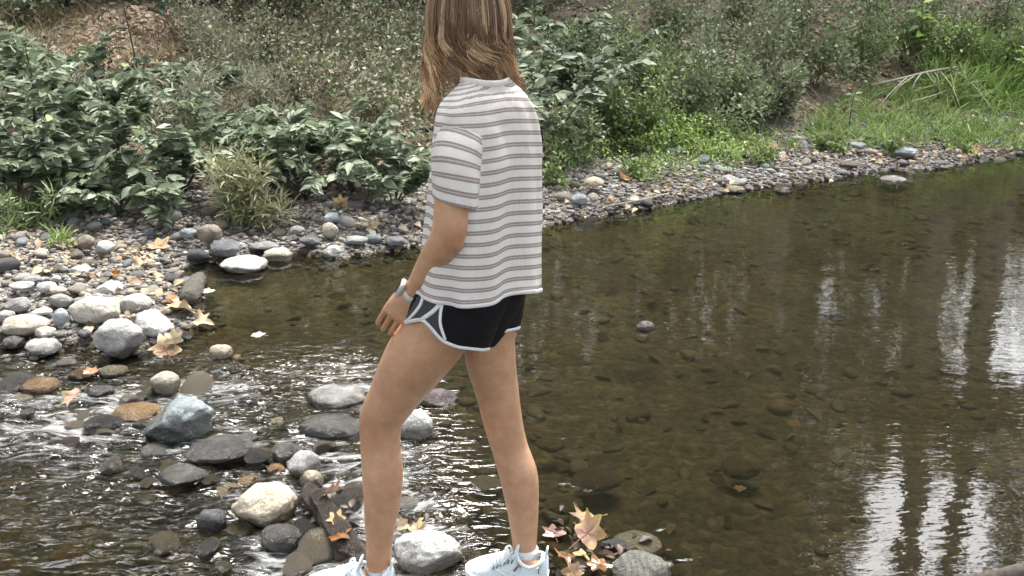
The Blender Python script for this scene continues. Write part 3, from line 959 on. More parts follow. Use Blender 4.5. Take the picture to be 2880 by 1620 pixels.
BROAD = [leaf_shape(1, 0.46, 0.18, 0.12), leaf_shape(1, 0.52, 0.35, 0.2), leaf_shape(1, 0.42, 0.05, 0.06)]
BROAD_ME = []
for V_, F_ in BROAD:
    o = mesh_np('leaf', V_, F_, M_BROAD)
    BROAD_ME.append(o.data)
    bpy.data.objects.remove(o)

def stem_path(n, az, lean, L, droop, wob=0.05):
    t = np.linspace(0, 1, n)
    out = np.stack([np.cos(az) * lean * t * L, np.sin(az) * lean * t * L, (t * math.sqrt(max(1 - lean * lean, 0.05)) - droop * t * t) * L], -1)
    out += wob * L * np.stack([vnoise(t * 3, t * 0 + az, seed=int(az * 100)), vnoise(t * 3, t * 0 + az + 9, seed=3), t * 0], -1) * t[:, None]
    return out

def broad_shrub(px, py, h, label, n_stem=6, spread=0.78, leaf=0.102, per=48, n_obj=85, droop=0.35, az0=None, name='broadleaf_shrub'):
    b = ground(px, py)
    root = empty(name, b, label, 'shrub', 'broad-leaved shrubs along the far bank')
    P, D = [], []
    for k in range(n_stem):
        az = R(0, 6.28) if az0 is None else az0 + R(-1.2, 1.2)
        L = h * R(0.75, 1.25)
        st = stem_path(9, az, R(0.25, 0.95) * spread, L, droop * R(.3, 1))
        st[:, 2] = np.maximum(st[:, 2], np.linspace(-0.05, 0.05, 9))
        V, Fs = loft(st, np.linspace(0.009, 0.003, 9) * (0.7 + h * .4), n=5)
        mesh_np('stem', V, Fs, M_TWIG, root)
        # side twigs
        paths = [st]
        for j in range(4):
            i0 = random.randint(3, 7)
            tw = stem_path(6, az + R(-1.5, 1.5), R(.6, .95), L * R(.25, .45), R(0, .4)) + st[i0]
            V, Fs = loft(tw, np.linspace(0.004, 0.0015, 6), n=4)
            mesh_np('twig', V, Fs, M_TWIG, root)
            paths.append(tw)
        for q in paths:
            m = int(per * (0.5 if q is not st else 0.6))
            for j in range(m):
                t = R(0.25, 1.0) if q is st else R(0.1, 1.0)
                f = t * (len(q) - 1); i = min(int(f), len(q) - 2)
                pos = q[i] + (q[i + 1] - q[i]) * (f - i)
                tan = q[i + 1] - q[i]; tan = tan / (np.linalg.norm(tan) + 1e-9)
                sidev = np.cross(tan, (0, 0, 1)); sidev = sidev / (np.linalg.norm(sidev) + 1e-9) * (1 if j % 2 else -1)
                d = sidev * R(.5, 1.1) + tan * R(.2, .9) + np.array([0, 0, R(-.45, .2)]) + np.array([0, -0.25, 0])
                P.append(pos); D.append(d)
    P, D = np.array(P), np.array(D)
    nrm = np.array([0, -0.3, 1.0]) + rng.normal(size=P.shape) * 0.6
    M = frames(D, nrm)
    S = leaf * rng.uniform(0.4, 1.2, len(P))
    W = P + np.array(b)
    score = depth((W[:, 0], W[:, 1], W[:, 2])) - W[:, 2] * 0.5 + rng.normal(size=len(P)) * 0.08
    order = np.argsort(score)
    for i in order[:n_obj]:
        o = bpy.data.objects.new('leaf', BROAD_ME[rng.integers(3)])
        m4 = Matrix(M[i].tolist()).to_4x4()
        m4.translation = Vector(P[i])
        o.matrix_local = m4 @ Matrix.Scale(S[i], 4)
        o.parent = root
        link(o)
    rest = order[n_obj:]
    if len(rest):
        cols = pal_pick([(0.10, 0.14, 0.08), (0.145, 0.19, 0.115), (0.19, 0.24, 0.155), (0.17, 0.21, 0.145), (0.27, 0.32, 0.2)], len(rest))
        scatter('foliage', BROAD[0], P[rest], M[rest], S[rest], cols, M_LEAF, root)
    return root

BS = [
 (55, 590, .62, 'leafy shrub at the far left edge with pale bright leaves low over the gravel', dict(n_stem=7)),
 (15, 520, .8, 'broad-leaved shrub cut by the left edge, behind the low pale-leaved one', dict(n_stem=8)),
 (140, 600, .5, 'low broad-leaved shrub between the two leftmost ones, over the gravel', dict(n_stem=7)),
 (215, 575, .66, 'dense broad-leaved shrub second from the left edge above the gravel', dict(n_stem=8)),
 (330, 612, .42, 'low broad-leaved shrub hanging over the grey cobbles left of the pale sprig', dict(n_stem=6)),
 (455, 648, .32, 'small sprig with pale silvery leaves right over the dark cobbles', dict(n_stem=4, per=16, n_obj=50, leaf=.12)),
 (520, 545, .66, 'broad-leaved shrub behind the narrow-leaved tuft, centre of the left thicket', dict(n_stem=8)),
 (770, 530, .60, 'dark broad-leaved shrub just right of the narrow-leaved tuft', dict(n_stem=8)),
 (860, 560, .62, 'broad-leaved shrub above the curled brown leaf on the shore', dict(n_stem=8)),
 (985, 545, .68, 'broad-leaved shrub with bright upper leaves, next to the striped sleeve', dict(n_stem=8)),
 (1110, 600, .50, 'low broad-leaved shrub reaching behind the forearm', dict(n_stem=7)),
 (110, 470, 1.0, 'tall broad-leaved shrub at upper left, with arching dark stems', dict(n_stem=8, leaf=.12)),
 (330, 470, .85, 'broad-leaved shrub under the thin tree stem at upper left', dict(n_stem=8)),
 (640, 460, .62, 'grey green broad-leaved shrub behind the left thicket', dict(n_stem=7)),
 (850, 470, .55, 'grey green low shrub at the back of the left thicket near the dry slope', dict(n_stem=7)),
 (1525, 430, 1.15, 'broad-leaved shrub right behind the shoulder of the person', dict(n_stem=8, leaf=.115, n_obj=110)),
 (1660, 330, .95, 'tall broad-leaved shrub at upper middle, right of the hair', dict(n_stem=8, leaf=.11)),
 (1500, 300, .8, 'broad-leaved shrub at the top edge just right of the hair', dict(n_stem=7, leaf=.11)),
 (30, 340, .85, 'broad-leaved shrub at the left edge below the upper left sapling', dict(n_stem=7)),
 (250, 350, .75, 'broad-leaved shrub below the sunlit litter patch at upper left', dict(n_stem=7, leaf=.105)),
 (560, 330, .7, 'grey green broad-leaved shrub left of the star shaped sprigs', dict(n_stem=7, leaf=.10)),
 (1640, 210, .8, 'small broad-leaved shrub at the top edge, right of the tall one', dict(n_stem=6, leaf=.10)),
 (2110, 330, .55, 'grey green big-leaved shrub above the exposed soil at right', dict(n_stem=5, leaf=.13, per=14)),
]
for px, py, h, lb, kw in BS:
    broad_shrub(px, py, h, lb, **kw)

def small_shrub(px, py, h, w, label, pal, n=900, leaf=0.045, shape=None, n_stem=6, mat=None, name='small_leaved_shrub', cat='shrub', group='small-leaved shrubs on the right bank', stem_mat=None, dense=0.5, narrow=False, up=0.4, stem_r=0.006):
    b = ground(px, py)
    root = empty(name, b, label, cat, group)
    P, D = [], []
    for k in range(n_stem):
        az = R(0, 6.28)
        st = stem_path(9, az, R(.1, .9), h * R(.75, 1.2), R(.1, .5))
        st[:, :2] *= w / h
        V, Fs = loft(st, np.linspace(stem_r, stem_r * .3, 9), n=4)
        mesh_np('stem', V, Fs, stem_mat or M_STEM, root)
        m = n // n_stem
        t = rng.uniform(.12, 1, m) ** 0.8
        f = t * 8; i = np.minimum(f.astype(int), 7)
        pos = st[i] + (st[i + 1] - st[i]) * (f - i)[:, None]
        off = rand_dirs(m, 0.1) * (h * 0.22 * rng.random(m) ** dense)[:, None]
        P.append(pos + off)
        D.append(off / (np.linalg.norm(off, axis=1)[:, None] + 1e-6) + rng.normal(size=(m, 3)) * .5 + (np.array([0, 0, up])))
    P, D = np.vstack(P), np.vstack(D)
    P[:, 2] = np.maximum(P[:, 2], 0.01)
    M = frames(D, np.array([0, -.2, 1.0]) + rng.normal(size=P.shape) * .6)
    S = leaf * rng.uniform(.6, 1.3, len(P))
    scatter('foliage', shape or leaf_shape(1, .55, .2, .15), P, M, S, pal_pick(pal, len(P), .35), mat or M_LEAF, root)
    return root

NAR = blade_shape(1, .11)
G_MID = [(0.11, 0.16, 0.06), (0.14, 0.20, 0.08), (0.17, 0.23, 0.095), (0.09, 0.13, 0.06), (0.22, 0.26, 0.11)]
G_DRK = [(0.11, 0.16, 0.075), (0.14, 0.20, 0.095), (0.18, 0.23, 0.12), (0.21, 0.24, 0.14), (0.25, 0.22, 0.15), (0.31, 0.33, 0.23)]
G_LIM = [(0.20, 0.30, 0.07), (0.26, 0.36, 0.09), (0.15, 0.24, 0.07), (0.31, 0.40, 0.14)]
G_GRY = [(0.17, 0.19, 0.13), (0.22, 0.235, 0.16), (0.27, 0.28, 0.20), (0.13, 0.15, 0.095), (0.31, 0.29, 0.21)]
DRYP = [(0.25, 0.215, 0.15), (0.32, 0.275, 0.20), (0.18, 0.16, 0.11), (0.17, 0.185, 0.11), (0.38, 0.33, 0.24)]
SM = [
 (1600, 450, .55, .5, 'dark tangled shrub with small leaves just above the gravel bank beside the shirt', G_DRK, {}),
 (1720, 420, .7, .55, 'small-leaved green shrub standing behind the start of the lime green plants', G_MID, {}),
 (1830, 400, .75, .6, 'bright weedy shrub rising from the top of the lime green plants', G_LIM[:1] + G_MID, {}),
 (1960, 385, .75, .6, 'dark olive shrub left of the exposed brown soil', G_DRK, {}),
 (2080, 360, .7, .6, 'olive shrub hanging above the exposed brown soil at right', G_DRK + G_MID, {}),
 (2210, 330, .6, .55, 'grey green shrub right of the exposed brown soil', G_DRK, {}),
 (1780, 300, .95, .7, 'yellow green climber with upright shoots at the top middle right', G_MID + G_LIM[:1], {}),
 (1900, 300, .95, .7, 'mid green shrub above the bright weedy shrub', G_MID, {}),
 (2010, 270, .95, .75, 'dense grey green shrub at the top, left of the right quarter', G_DRK, {}),
 (2150, 250, .95, .75, 'dense olive shrub at the top of the right quarter', G_DRK, {}),
 (2290, 250, .85, .7, 'mixed green shrub behind the left end of the dead branch', G_MID + G_DRK, {}),
 (2420, 215, .85, .7, 'green shrub above the middle of the dead branch', G_MID, {}),
 (2550, 190, .85, .7, 'green shrub behind the lime sapling at upper right', G_MID, {}),
 (2690, 200, .8, .7, 'grassy green shrub above the right end of the dead branch', G_MID + G_LIM, {}),
 (2830, 220, .7, .6, 'bright green shrub at the right edge under the small sapling', G_LIM + G_MID, {}),
 (1590, 250, .9, .7, 'dark green shrub behind the tall broad-leaved one, upper middle', G_DRK + G_MID, {}),
 (1700, 230, 1.0, .8, 'light flecked shrub at the top edge in the middle right', G_DRK + G_MID, {}),
 (2800, 110, .9, .8, 'dark shrub in the top right corner', G_DRK, {}),
 (2620, 90, .9, .8, 'shaded shrub at the top edge, right of the lime sapling', G_DRK, {}),
 (2440, 100, .9, .8, 'shaded shrub at the top edge, left of the lime sapling', G_DRK, {}),
 (2250, 120, .9, .8, 'shaded shrub at the top edge over the dense olive one', G_DRK, {}),
 (2050, 130, .9, .8, 'shaded shrub at the top edge over the dense grey green one', G_DRK, {}),
 (1870, 140, .9, .8, 'shaded shrub at the top edge over the mid green one', G_DRK, {}),
]
for px, py, h, w, lb, pal, kw in SM:
    small_shrub(px, py, h, w, lb, pal, n=1700, **kw)

# narrow-leaved tufts and dry thicket on the left and middle
NT = [
 (690, 645, .50, .46, 'light olive tuft of narrow leaves hanging over the shore cobbles', [(0.25, 0.27, 0.14), (0.31, 0.32, 0.17), (0.19, 0.22, 0.10), (0.38, 0.36, 0.25)], 2000),
 (600, 380, .75, .6, 'grey narrow-leaved bush in the upper part of the left thicket', G_GRY, 1100),
 (480, 420, .6, .55, 'grey green narrow-leaved bush between the thin stem and the star shaped sprig', G_GRY, 1000),
 (760, 330, .62, .5, 'narrow-leaved bush with star shaped sprigs at upper left centre', G_GRY, 800),
 (600, 200, .8, .6, 'pale grey narrow-leaved bush before the sunlit litter slope', G_GRY, 900),
 (780, 480, .5, .5, 'grey grassy bush deep in the left thicket', G_GRY, 900),
 (90, 640, .32, .4, 'low green narrow-leaved tuft at the left edge over the small gravel', G_MID, 700),
 (180, 700, .12, .12, 'tiny yellow green weed between pebbles on the left shore', G_LIM, 90),
 (260, 390, .6, .6, 'pale dry bush below the sunlit slope at upper left', G_GRY + DRYP, 900),
 (80, 250, .6, .5, 'dry yellowish bush at the left edge beside the sapling', DRYP + G_GRY, 700),
 (1580, 480, .35, .3, 'narrow-leaved sprig above the gravel bank right of the shirt', G_MID, 350),
]
for px, py, h, w, lb, pal, n in NT:
    small_shrub(px, py, h, w, lb, pal, n=n, leaf=.085, shape=blade_shape(1, .13), name='narrow_leaved_bush', group='narrow-leaved bushes on the left bank', dense=.6, n_stem=9, stem_r=.004)

DT = [(560, 130), (680, 250), (760, 160), (840, 290), (900, 150), (930, 340), (1000, 230), (1040, 380), (1070, 120), (1120, 270), (1130, 420), (1160, 160), (830, 60), (980, 60), (700, 60), (1230, 330), (1400, 200), (1350, 90)]
DL = ['below the top edge left of centre', 'left of the sprigs on the dry slope', 'near the top beside the tall thin stem', 'in the middle of the dry slope', 'high on the dry slope', 'low on the dry slope above the left thicket',
      'left of the hair, middle of the slope', 'beside the dark log near the sleeve', 'high up left of the hair', 'touching the hair on its left', 'just left of the striped sleeve', 'at hair height next to the person',
      'at the top edge over the dry slope', 'at the top edge left of the hair', 'at the top edge by the broad leaves', 'hidden partly by the hair ends', 'behind the hair', 'behind the top of the hair']
for (px, py), lb in zip(DT, DL):
    small_shrub(px, py, R(.6, .95), R(.45, .65), 'thin dry tan and olive brush ' + lb, DRYP + G_GRY + G_MID[:3], n=1000, leaf=.042, n_stem=12, name='dry_brush', cat='brush', group='dry brush on the slope', stem_mat=M_DEAD if len(lb) % 2 else M_TWIG, dense=.5, stem_r=.003, mat=M_DRY)

for px, py, lb in [(1545, 520, 'small green weed among the pebbles right beside the shirt'), (1790, 500, 'green weed spilling onto the gravel left of the lime green plants'), (2150, 470, 'bright weed hanging over the right shore stones, past the lime green plants'), (2330, 425, 'green weed over the shore stones at the start of the grass'), (2500, 440, 'low green weed among the brown leaves of the right shore'), (2700, 430, 'green weed hanging over the dark grey boulder on the right shore')]:
    small_shrub(px, py, R(.16, .26), R(.2, .3), lb, G_LIM + G_MID, n=320, leaf=.038, name='weed', cat='weed', group='weeds on the right gravel bank', n_stem=6, stem_r=.003)

TOPS = [(60, 60, 'far left'), (190, 20, 'second from the left'), (560, 20, 'right of the sunlit litter'), (700, 10, 'above the dry slope left'), (860, 10, 'above the middle of the dry slope'), (1010, 10, 'above the right of the dry slope'), (1150, 20, 'left of the hair'), (1480, 60, 'right of the hair'), (350, 0, 'above the sunlit litter')]
for px, py, lb in TOPS:
    small_shrub(px, py, R(.7, 1.0), R(.7, .9), 'pale grey green bush at the top edge, ' + lb, G_GRY + G_DRK[:2] + DRYP[:1], n=1300, leaf=.06, group='bushes along the top edge of the slope', n_stem=9)

# saplings with large light leaves
def sapling(px, py, h, label, pal, n=22, leaf=.12, lean=0.1, az=1.0, rad=.006):
    b = ground(px, py)
    root = empty('sapling', b, label, 'sapling', 'saplings on the far bank')
    st = stem_path(10, az, lean, h, 0.03, .03)
    V, Fs = loft(st, np.linspace(rad, rad * .35, 10), n=6)
    mesh_np('stem', V, Fs, M_TWIG, root)
    cols = pal_pick(pal, n, .2)
    for j in range(n):
        t = R(.45, 1.0); f = t * 9; i = min(int(f), 8)
        pos = st[i] + (st[i + 1] - st[i]) * (f - i)
        a = j * 2.4
        d = np.array([[math.cos(a), math.sin(a), R(-.2, .5)]])
        M = frames(d, np.array([[0, -.2, 1.0]]) + rng.normal(size=(1, 3)) * .25)
        scatter('leaf', BROAD[j % 3], pos[None] + d * .015, M, np.array([leaf * R(.6, 1.15)]), cols[j:j + 1], M_LEAF, root, kind=None)
    return root

sapling(2590, 225, .9, 'slim sapling with lime and pale blue green leaves above the dead branch', [(0.28, 0.42, 0.07), (0.34, 0.46, 0.12), (0.22, 0.36, 0.20)], 22, .17, .12, 2.6)
sapling(2865, 290, .6, 'small sapling with yellow green leaves at the right edge', [(0.28, 0.38, 0.07), (0.22, 0.34, 0.12), (0.34, 0.42, 0.10)], 24, .12)
sapling(2385, 380, .40, 'short dark stemmed sapling among the grass above the right shore', [(0.12, 0.2, 0.06), (0.16, 0.24, 0.09)], 14, .08)
sapling(110, 350, .78, 'sapling with upright leaves in the upper left corner', [(0.07, 0.12, 0.05), (0.10, 0.17, 0.06), (0.13, 0.2, 0.08)], 22, .11, .15, 2.5)
sapling(405, 290, 1.1, 'tall thin bare stem at upper left running out of the top edge', [(0.07, 0.11, 0.06)], 6, .10, .06, 3.0, .011)
sapling(790, 290, .85, 'thin brown stem with few leaves on the dry slope', [(0.08, 0.11, 0.06)], 5, .08, .05, 1.0, .006)
sapling(2790, 120, .8, 'sapling with pale leaves near the top right corner', [(0.16, 0.26, 0.10), (0.2, 0.3, 0.14)], 20, .11)
sapling(500, 130, .75, 'sapling with drooping blue green leaves at the top edge left', [(0.09, 0.15, 0.10), (0.13, 0.19, 0.13)], 26, .16, .3, 3.4)

# ground layer nobody could count
def in_px(n, poly, extra=1.0):
    """random ground points whose picture position falls inside a photo polygon"""
    P = np.array(poly, float)
    out = []
    x0, y0 = P.min(0); x1, y1 = P.max(0)
    while len(out) < n:
        px, py = R(x0, x1), R(y0, y1)
        if inside(np.array([px]), np.array([py]), P)[0]:
            out.append((px, py))
    return out

def ground_pts(pxs):
    """vectorised march of many view rays to the ground"""
    px = np.array([q[0] for q in pxs]); py = np.array([q[1] for q in pxs])
    a, b = (px - 1440) / F, (810 - py) / F
    dx, dy, dz = a, CP + b * SP, -SP + b * CP
    t = np.full(len(px), 2.0)
    done = np.zeros(len(px), bool)
    for _ in range(700):
        t = np.where(done, t, t + 0.03)
        done |= (H + dz * t) <= hz(dx * t, dy * t)
        if done.all(): break
    ok = done & (t < 24)
    x, y = (dx * t)[ok], (dy * t)[ok]
    return np.stack([x, y, hz(x, y)], -1)

# leaf litter over the whole slope
n = 46000
x = rng.uniform(-8, 10, n); y = rng.uniform(5, 16.5, n)
sd = shore(x, y)
ok = (sd > 0.95) & (rng.random(n) < sstep(0.9, 1.6, sd))
x, y = x[ok], y[ok]
P = np.stack([x, y, hz(x, y) + 0.012 + 0.02 * rng.random(len(x))], -1)
LIT = [(0.25, 0.185, 0.125), (0.32, 0.25, 0.175), (0.38, 0.31, 0.23), (0.17, 0.135, 0.095), (0.46, 0.39, 0.30), (0.29, 0.19, 0.12)]
M = frames(rng.normal(size=P.shape) * np.array([1, 1, .25]), np.array([0, 0, 1.0]) + rng.normal(size=P.shape) * .45)
tag(scatter('leaf_litter', leaf_shape(1, .62, .3, .25), P, M, rng.uniform(.03, .085, len(P)), pal_pick(LIT, len(P), .3), M_DRY), kind='stuff')
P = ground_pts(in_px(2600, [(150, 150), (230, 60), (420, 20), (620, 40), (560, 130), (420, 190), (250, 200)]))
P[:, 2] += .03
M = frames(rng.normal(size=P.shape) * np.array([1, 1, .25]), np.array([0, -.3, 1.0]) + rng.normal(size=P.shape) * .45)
tag(scatter('sunlit_tint_litter', leaf_shape(1, .62, .3, .25), P, M, rng.uniform(.04, .1, len(P)), pal_pick([(.50, .39, .30), (.58, .47, .38), (.42, .31, .23)], len(P), .2), M_DRY), kind='stuff')  # paler leaf colours stand in for sunlight on this patch
# fallen leaves mixed into the gravel strips and twigs
n = 2400
x = rng.uniform(-3.5, 5.6, n * 4); y = rng.uniform(4.3, 11, n * 4)
sd = shore(x, y)
cl = fbm(x * 1.5, y * 1.5, seed=71)
ok = (sd > -0.05) & (sd < 1.5) & (cl > -0.08 + 0.2 * (x < 0))
x, y = x[ok][:n], y[ok][:n]
P = np.stack([x, y, hz(x, y) + 0.03], -1)
M = frames(rng.normal(size=P.shape) * np.array([1, 1, .25]), np.array([0, -.2, 1.0]) + rng.normal(size=P.shape) * .5)
tag(scatter('gravel_litter', leaf_shape(1, .7, .4, .35), P, M, rng.uniform(.025, .075, len(P)), pal_pick(LIT + [(0.4, 0.31, 0.2)], len(P), .3), M_DRY), kind='stuff')

# dark sodden leaves and twigs on the pool bed and around the stepping stones
n = 650
x = rng.uniform(-1.0, 5.0, n); y = rng.uniform(2.2, 7.5, n)
ok = shore(x, y) < -.1
x, y = x[ok], y[ok]
P = np.stack([x, y, np.minimum(hz(x, y) + .012, -.03)], -1)
M = frames(rng.normal(size=P.shape) * np.array([1, 1, .1]), np.array([0, 0, 1.0]) + rng.normal(size=P.shape) * .25)
tag(scatter('sunken_leaves', leaf_shape(1, .6, .2, .2), P, M, rng.uniform(.04, .12, len(P)), pal_pick([(.10, .08, .05), (.07, .06, .04), (.14, .11, .07), (.055, .05, .036)], len(P), .3), M_DULL), kind='stuff')
n = 150
c_ = np.array([on_z(*q)[:] for q in [(900, 1440), (960, 1500), (1620, 1530), (1680, 1590), (1580, 1480), (1560, 1610), (1740, 1560), (1150, 1490)]])
P = c_[rng.integers(len(c_), size=n)] + rng.normal(size=(n, 3)) * np.array([.07, .07, 0])
P[:, 2] = .004 + .022 * rng.random(n)
M = frames(rng.normal(size=P.shape) * np.array([1, 1, .2]), np.array([0, 0, 1.0]) + rng.normal(size=P.shape) * .35)
tag(scatter('wet_leaf_litter', leaf_shape(1, .5, .3, .25), P, M, rng.uniform(.015, .06, n), pal_pick([(.07, .045, .034), (.045, .033, .028), (.11, .07, .045), (.15, .09, .05), (.06, .045, .04)], n, .3), M_LEAF), kind='stuff')

# lime green ground cover on the right bank
pp = in_px(8500, [(1680, 470), (1740, 425), (1830, 350), (1910, 330), (2040, 390), (2120, 420), (2135, 490), (2080, 480), (1990, 470), (1940, 505), (1870, 525), (1800, 500)])
P = ground_pts(pp)
P = P + rng.normal(size=P.shape) * np.array([.13, .13, 0])
P = P[(shore(P[:, 0], P[:, 1]) > .25) & (fbm(P[:, 0] * 2.2, P[:, 1] * 2.2, seed=78) > -.16)]
hh = (0.06 + 0.24 * np.clip(0.5 + fbm(P[:, 0] * 3, P[:, 1] * 3, seed=77), 0, 1))
P[:, 2] = hz(P[:, 0], P[:, 1]) + hh * rng.random(len(P)) ** .6
M = frames(rand_dirs(len(P), .5), np.array([0, -.2, 1.0]) + rng.normal(size=P.shape) * .5)
tag(scatter('ground_cover', leaf_shape(1, .5, .1, .1), P, M, rng.uniform(.02, .042, len(P)), pal_pick(G_LIM, len(P), .3), M_LEAF), kind='stuff')

# grass
def grass(name, poly, n, h0, h1, pal, lean=.5, w=.010):
    P = ground_pts(in_px(n, poly))
    P = P + rng.normal(size=P.shape) * np.array([.04, .04, 0])
    cl = fbm(P[:, 0] * 3, P[:, 1] * 3, seed=81)
    P = P[(cl > -.12) | (rng.random(len(P)) < .35)]
    P[:, 2] = hz(P[:, 0], P[:, 1]) - .01
    L = rng.normal(size=P.shape) * lean; L[:, 2] = 1
    S = rng.uniform(h0, h1, len(P))
    k = len(P)
    V0 = np.array([(-.5, 0, 0), (.5, 0, 0), (.42, .5, 0), (-.42, .5, 0), (.25, .85, 0), (-.25, .85, 0), (0, 1, 0)], float)
    M = frames(L, rng.normal(size=P.shape) * np.array([1, 1, .1]))
    bend = rng.normal(size=(k, 2)) * .35
    V = np.einsum('nij,kj->nki', M, V0 * np.array([w / .2, 1, 1])) * S[:, None, None]
    V[..., 0] += bend[:, :1] * (V0[:, 1] ** 2)[None] * S[:, None]
    V[..., 1] += bend[:, 1:] * (V0[:, 1] ** 2)[None] * S[:, None]
    V[..., 2] -= (np.abs(bend).sum(1)[:, None] * .5) * (V0[:, 1] ** 2)[None] * S[:, None]
    V += P[:, None]
    off = (np.arange(k) * 7)[:, None, None]
    Q = (np.array([[0, 1, 2, 3], [3, 2, 4, 5]])[None] + off).reshape(-1, 4)
    T = (np.array([[5, 4, 6]])[None] + off).reshape(-1, 3)
    o = mesh_np(name, V.reshape(-1, 3), [Q, T], M_LEAF, cols=np.repeat(pal_pick(pal, k, .3), 7, 0))
    tag(o, kind='stuff')

G_GRA = [(0.17, 0.26, 0.07), (0.22, 0.33, 0.09), (0.13, 0.21, 0.06), (0.28, 0.36, 0.14)]
grass('grass', [(2260, 400), (2300, 330), (2420, 260), (2560, 240), (2700, 190), (2880, 200), (2980, 300), (2980, 425), (2800, 425), (2560, 415), (2400, 420)], 5200, .12, .30, G_GRA)
grass('tall_grass', [(2600, 240), (2640, 120), (2760, 90), (2900, 130), (2920, 300), (2780, 330), (2660, 300)], 1800, .25, .5, G_GRA, .35)
grass('bank_grass', [(1500, 470), (1560, 400), (1700, 380), (1800, 330), (2000, 330), (2200, 380), (2260, 440), (1720, 440), (1600, 490)], 2200, .08, .22, G_MID + G_GRA, .6)
grass('dry_grass', [(0, 260), (0, 0), (180, -20), (330, 60), (560, 60), (700, 300), (420, 380), (200, 330)], 3600, .12, .3, [(0.27, 0.23, 0.13), (0.33, 0.28, 0.17), (0.2, 0.2, 0.1), (0.38, 0.32, 0.2)], .5)
grass('slope_grass', [(500, 380), (560, 60), (900, -20), (1250, -20), (1270, 420), (1100, 480), (800, 420)], 6500, .1, .28, DRYP + G_GRY, .7, .006)
grass('left_grass', [(0, 640), (0, 560), (120, 540), (230, 600), (180, 650)], 900, .06, .16, G_GRA + G_MID, .7, .006)

# dead branch with hanging twigs on the right, sticks, log by the sleeve
def stick(name, pts, r0, r1, label, cat, mat=None, group=None, twigs=(), n=7):
    root = empty(name, pts[0], label, cat, group)
    P0 = np.array(pts[0])
    q = np.array([np.array(p) - P0 for p in pts])
    m = max(8, len(q) * 4)
    V, Fs = loft(q, np.linspace(r0, r1, len(q)), n=n, m=m)
    c = fbm(V[:, 0] * 30, V[:, 1] * 30, V[:, 2] * 30, 2, 5)
    V = V + (c * r0 * .5)[:, None] * rng.normal(size=(1, 3)) * .6
    mesh_np('limb', V, Fs, mat or M_DEAD, root)
    for t in twigs:
        tq = np.array([np.array(p) - P0 for p in t])
        V, Fs = loft(tq, np.linspace(r1 * .8, r1 * .3, len(tq)), n=5, m=8)
        mesh_np('twig', V, Fs, mat or M_DEAD, root)
    return root

def lifted(px, py, dz):
    g = ground(px, py + 0)
    d = ray(px, py)
    y = g.y - dz * 1.2
    p = on_y(px, py, y)
    return p
bp_ = [lifted(2450, 240, .30), lifted(2530, 222, .45), lifted(2610, 202, .5), lifted(2690, 188, .5)]
tw_ = []
for (ax, ay), (bx, by) in [((2605, 205), (2655, 265)), ((2640, 196), (2700, 300)), ((2570, 215), (2500, 280)), ((2660, 192), (2760, 260)), ((2590, 208), (2560, 270)), ((2675, 190), (2730, 225)), ((2625, 200), (2640, 250)), ((2680, 190), (2800, 320)), ((2550, 218), (2470, 300))]:
    tw_.append([lifted(ax, ay, .48), lifted((ax + bx) / 2 + R(-8, 8), (ay + by) / 2 - 6, .5), lifted(bx, by, .3)])
stick('dead_branch', bp_, .017, .009, 'bare grey dead branch with hanging twigs over the grass at upper right', 'branch', twigs=tw_)
stick('dead_branch', [lifted(2560, 287, .3), lifted(2620, 270, .35), lifted(2660, 255, .4)], .008, .004, 'short pale stick in the grass under the larger dead branch', 'branch')
stick('fallen_log', [ground(1130, 392) + Vector((0, 0, .05)), ground(1190, 385) + Vector((0, 0, .06)), ground(1260, 380) + Vector((0, 0, .05))], .03, .026, 'dark fallen log on the dry slope beside the striped sleeve', 'log', M_TWIG)
stick('dead_branch', [lifted(120, 318, .3), lifted(230, 355, .3), lifted(380, 385, .28), lifted(520, 398, .2)], .012, .006, 'dark long branch running level through the left thicket', 'branch', M_TWIG)
stick('dead_branch', [lifted(2020, 250, .3), lifted(2060, 215, .4), lifted(2110, 190, .4)], .007, .004, 'thin bare twig above the exposed soil at right', 'branch')
stick('dead_branch', [lifted(1820, 120, .3), lifted(1850, 60, .5), lifted(1842, 0, .6)], .009, .005, 'dark forked twig hanging at the top edge in the middle right', 'branch', M_TWIG, twigs=[[lifted(1850, 60, .5), lifted(1880, 90, .4), lifted(1905, 130, .35)]])
stick('dead_branch', [ground(1700, 590) + Vector((0, 0, .02)), ground(1790, 590) + Vector((0, 0, .045)), ground(1880, 556) + Vector((0, 0, .03))], .010, .006, 'pale driftwood stick along the right shore waterline', 'branch')
stick('fallen_log', [on_z(2700, 1640, .0), on_z(2800, 1622, .015), on_z(2960, 1590, .03)], .020, .026, 'dark wet log in the bottom right corner', 'log', M_TWIG, n=12)

# exposed roots over the bare soil on the right bank
r0_ = ground(2160, 300)
tangle = empty('root_tangle', r0_, 'tangle of thin dry roots hanging over the bare brown soil on the right bank', 'roots')
for k in range(16):
    a = ground(2130 + R(-50, 130), 205 + R(0, 40)); b = ground(2170 + R(-60, 150), 300 + R(-20, 20))
    mid = (a + b) / 2 + Vector((R(-.1, .1), -.08, .06))
    V, Fs = loft([a - r0_, mid - r0_, b - r0_], [.006, .006, .004], n=5, m=8)
    mesh_np('root', V, Fs, M_DEAD, tangle)

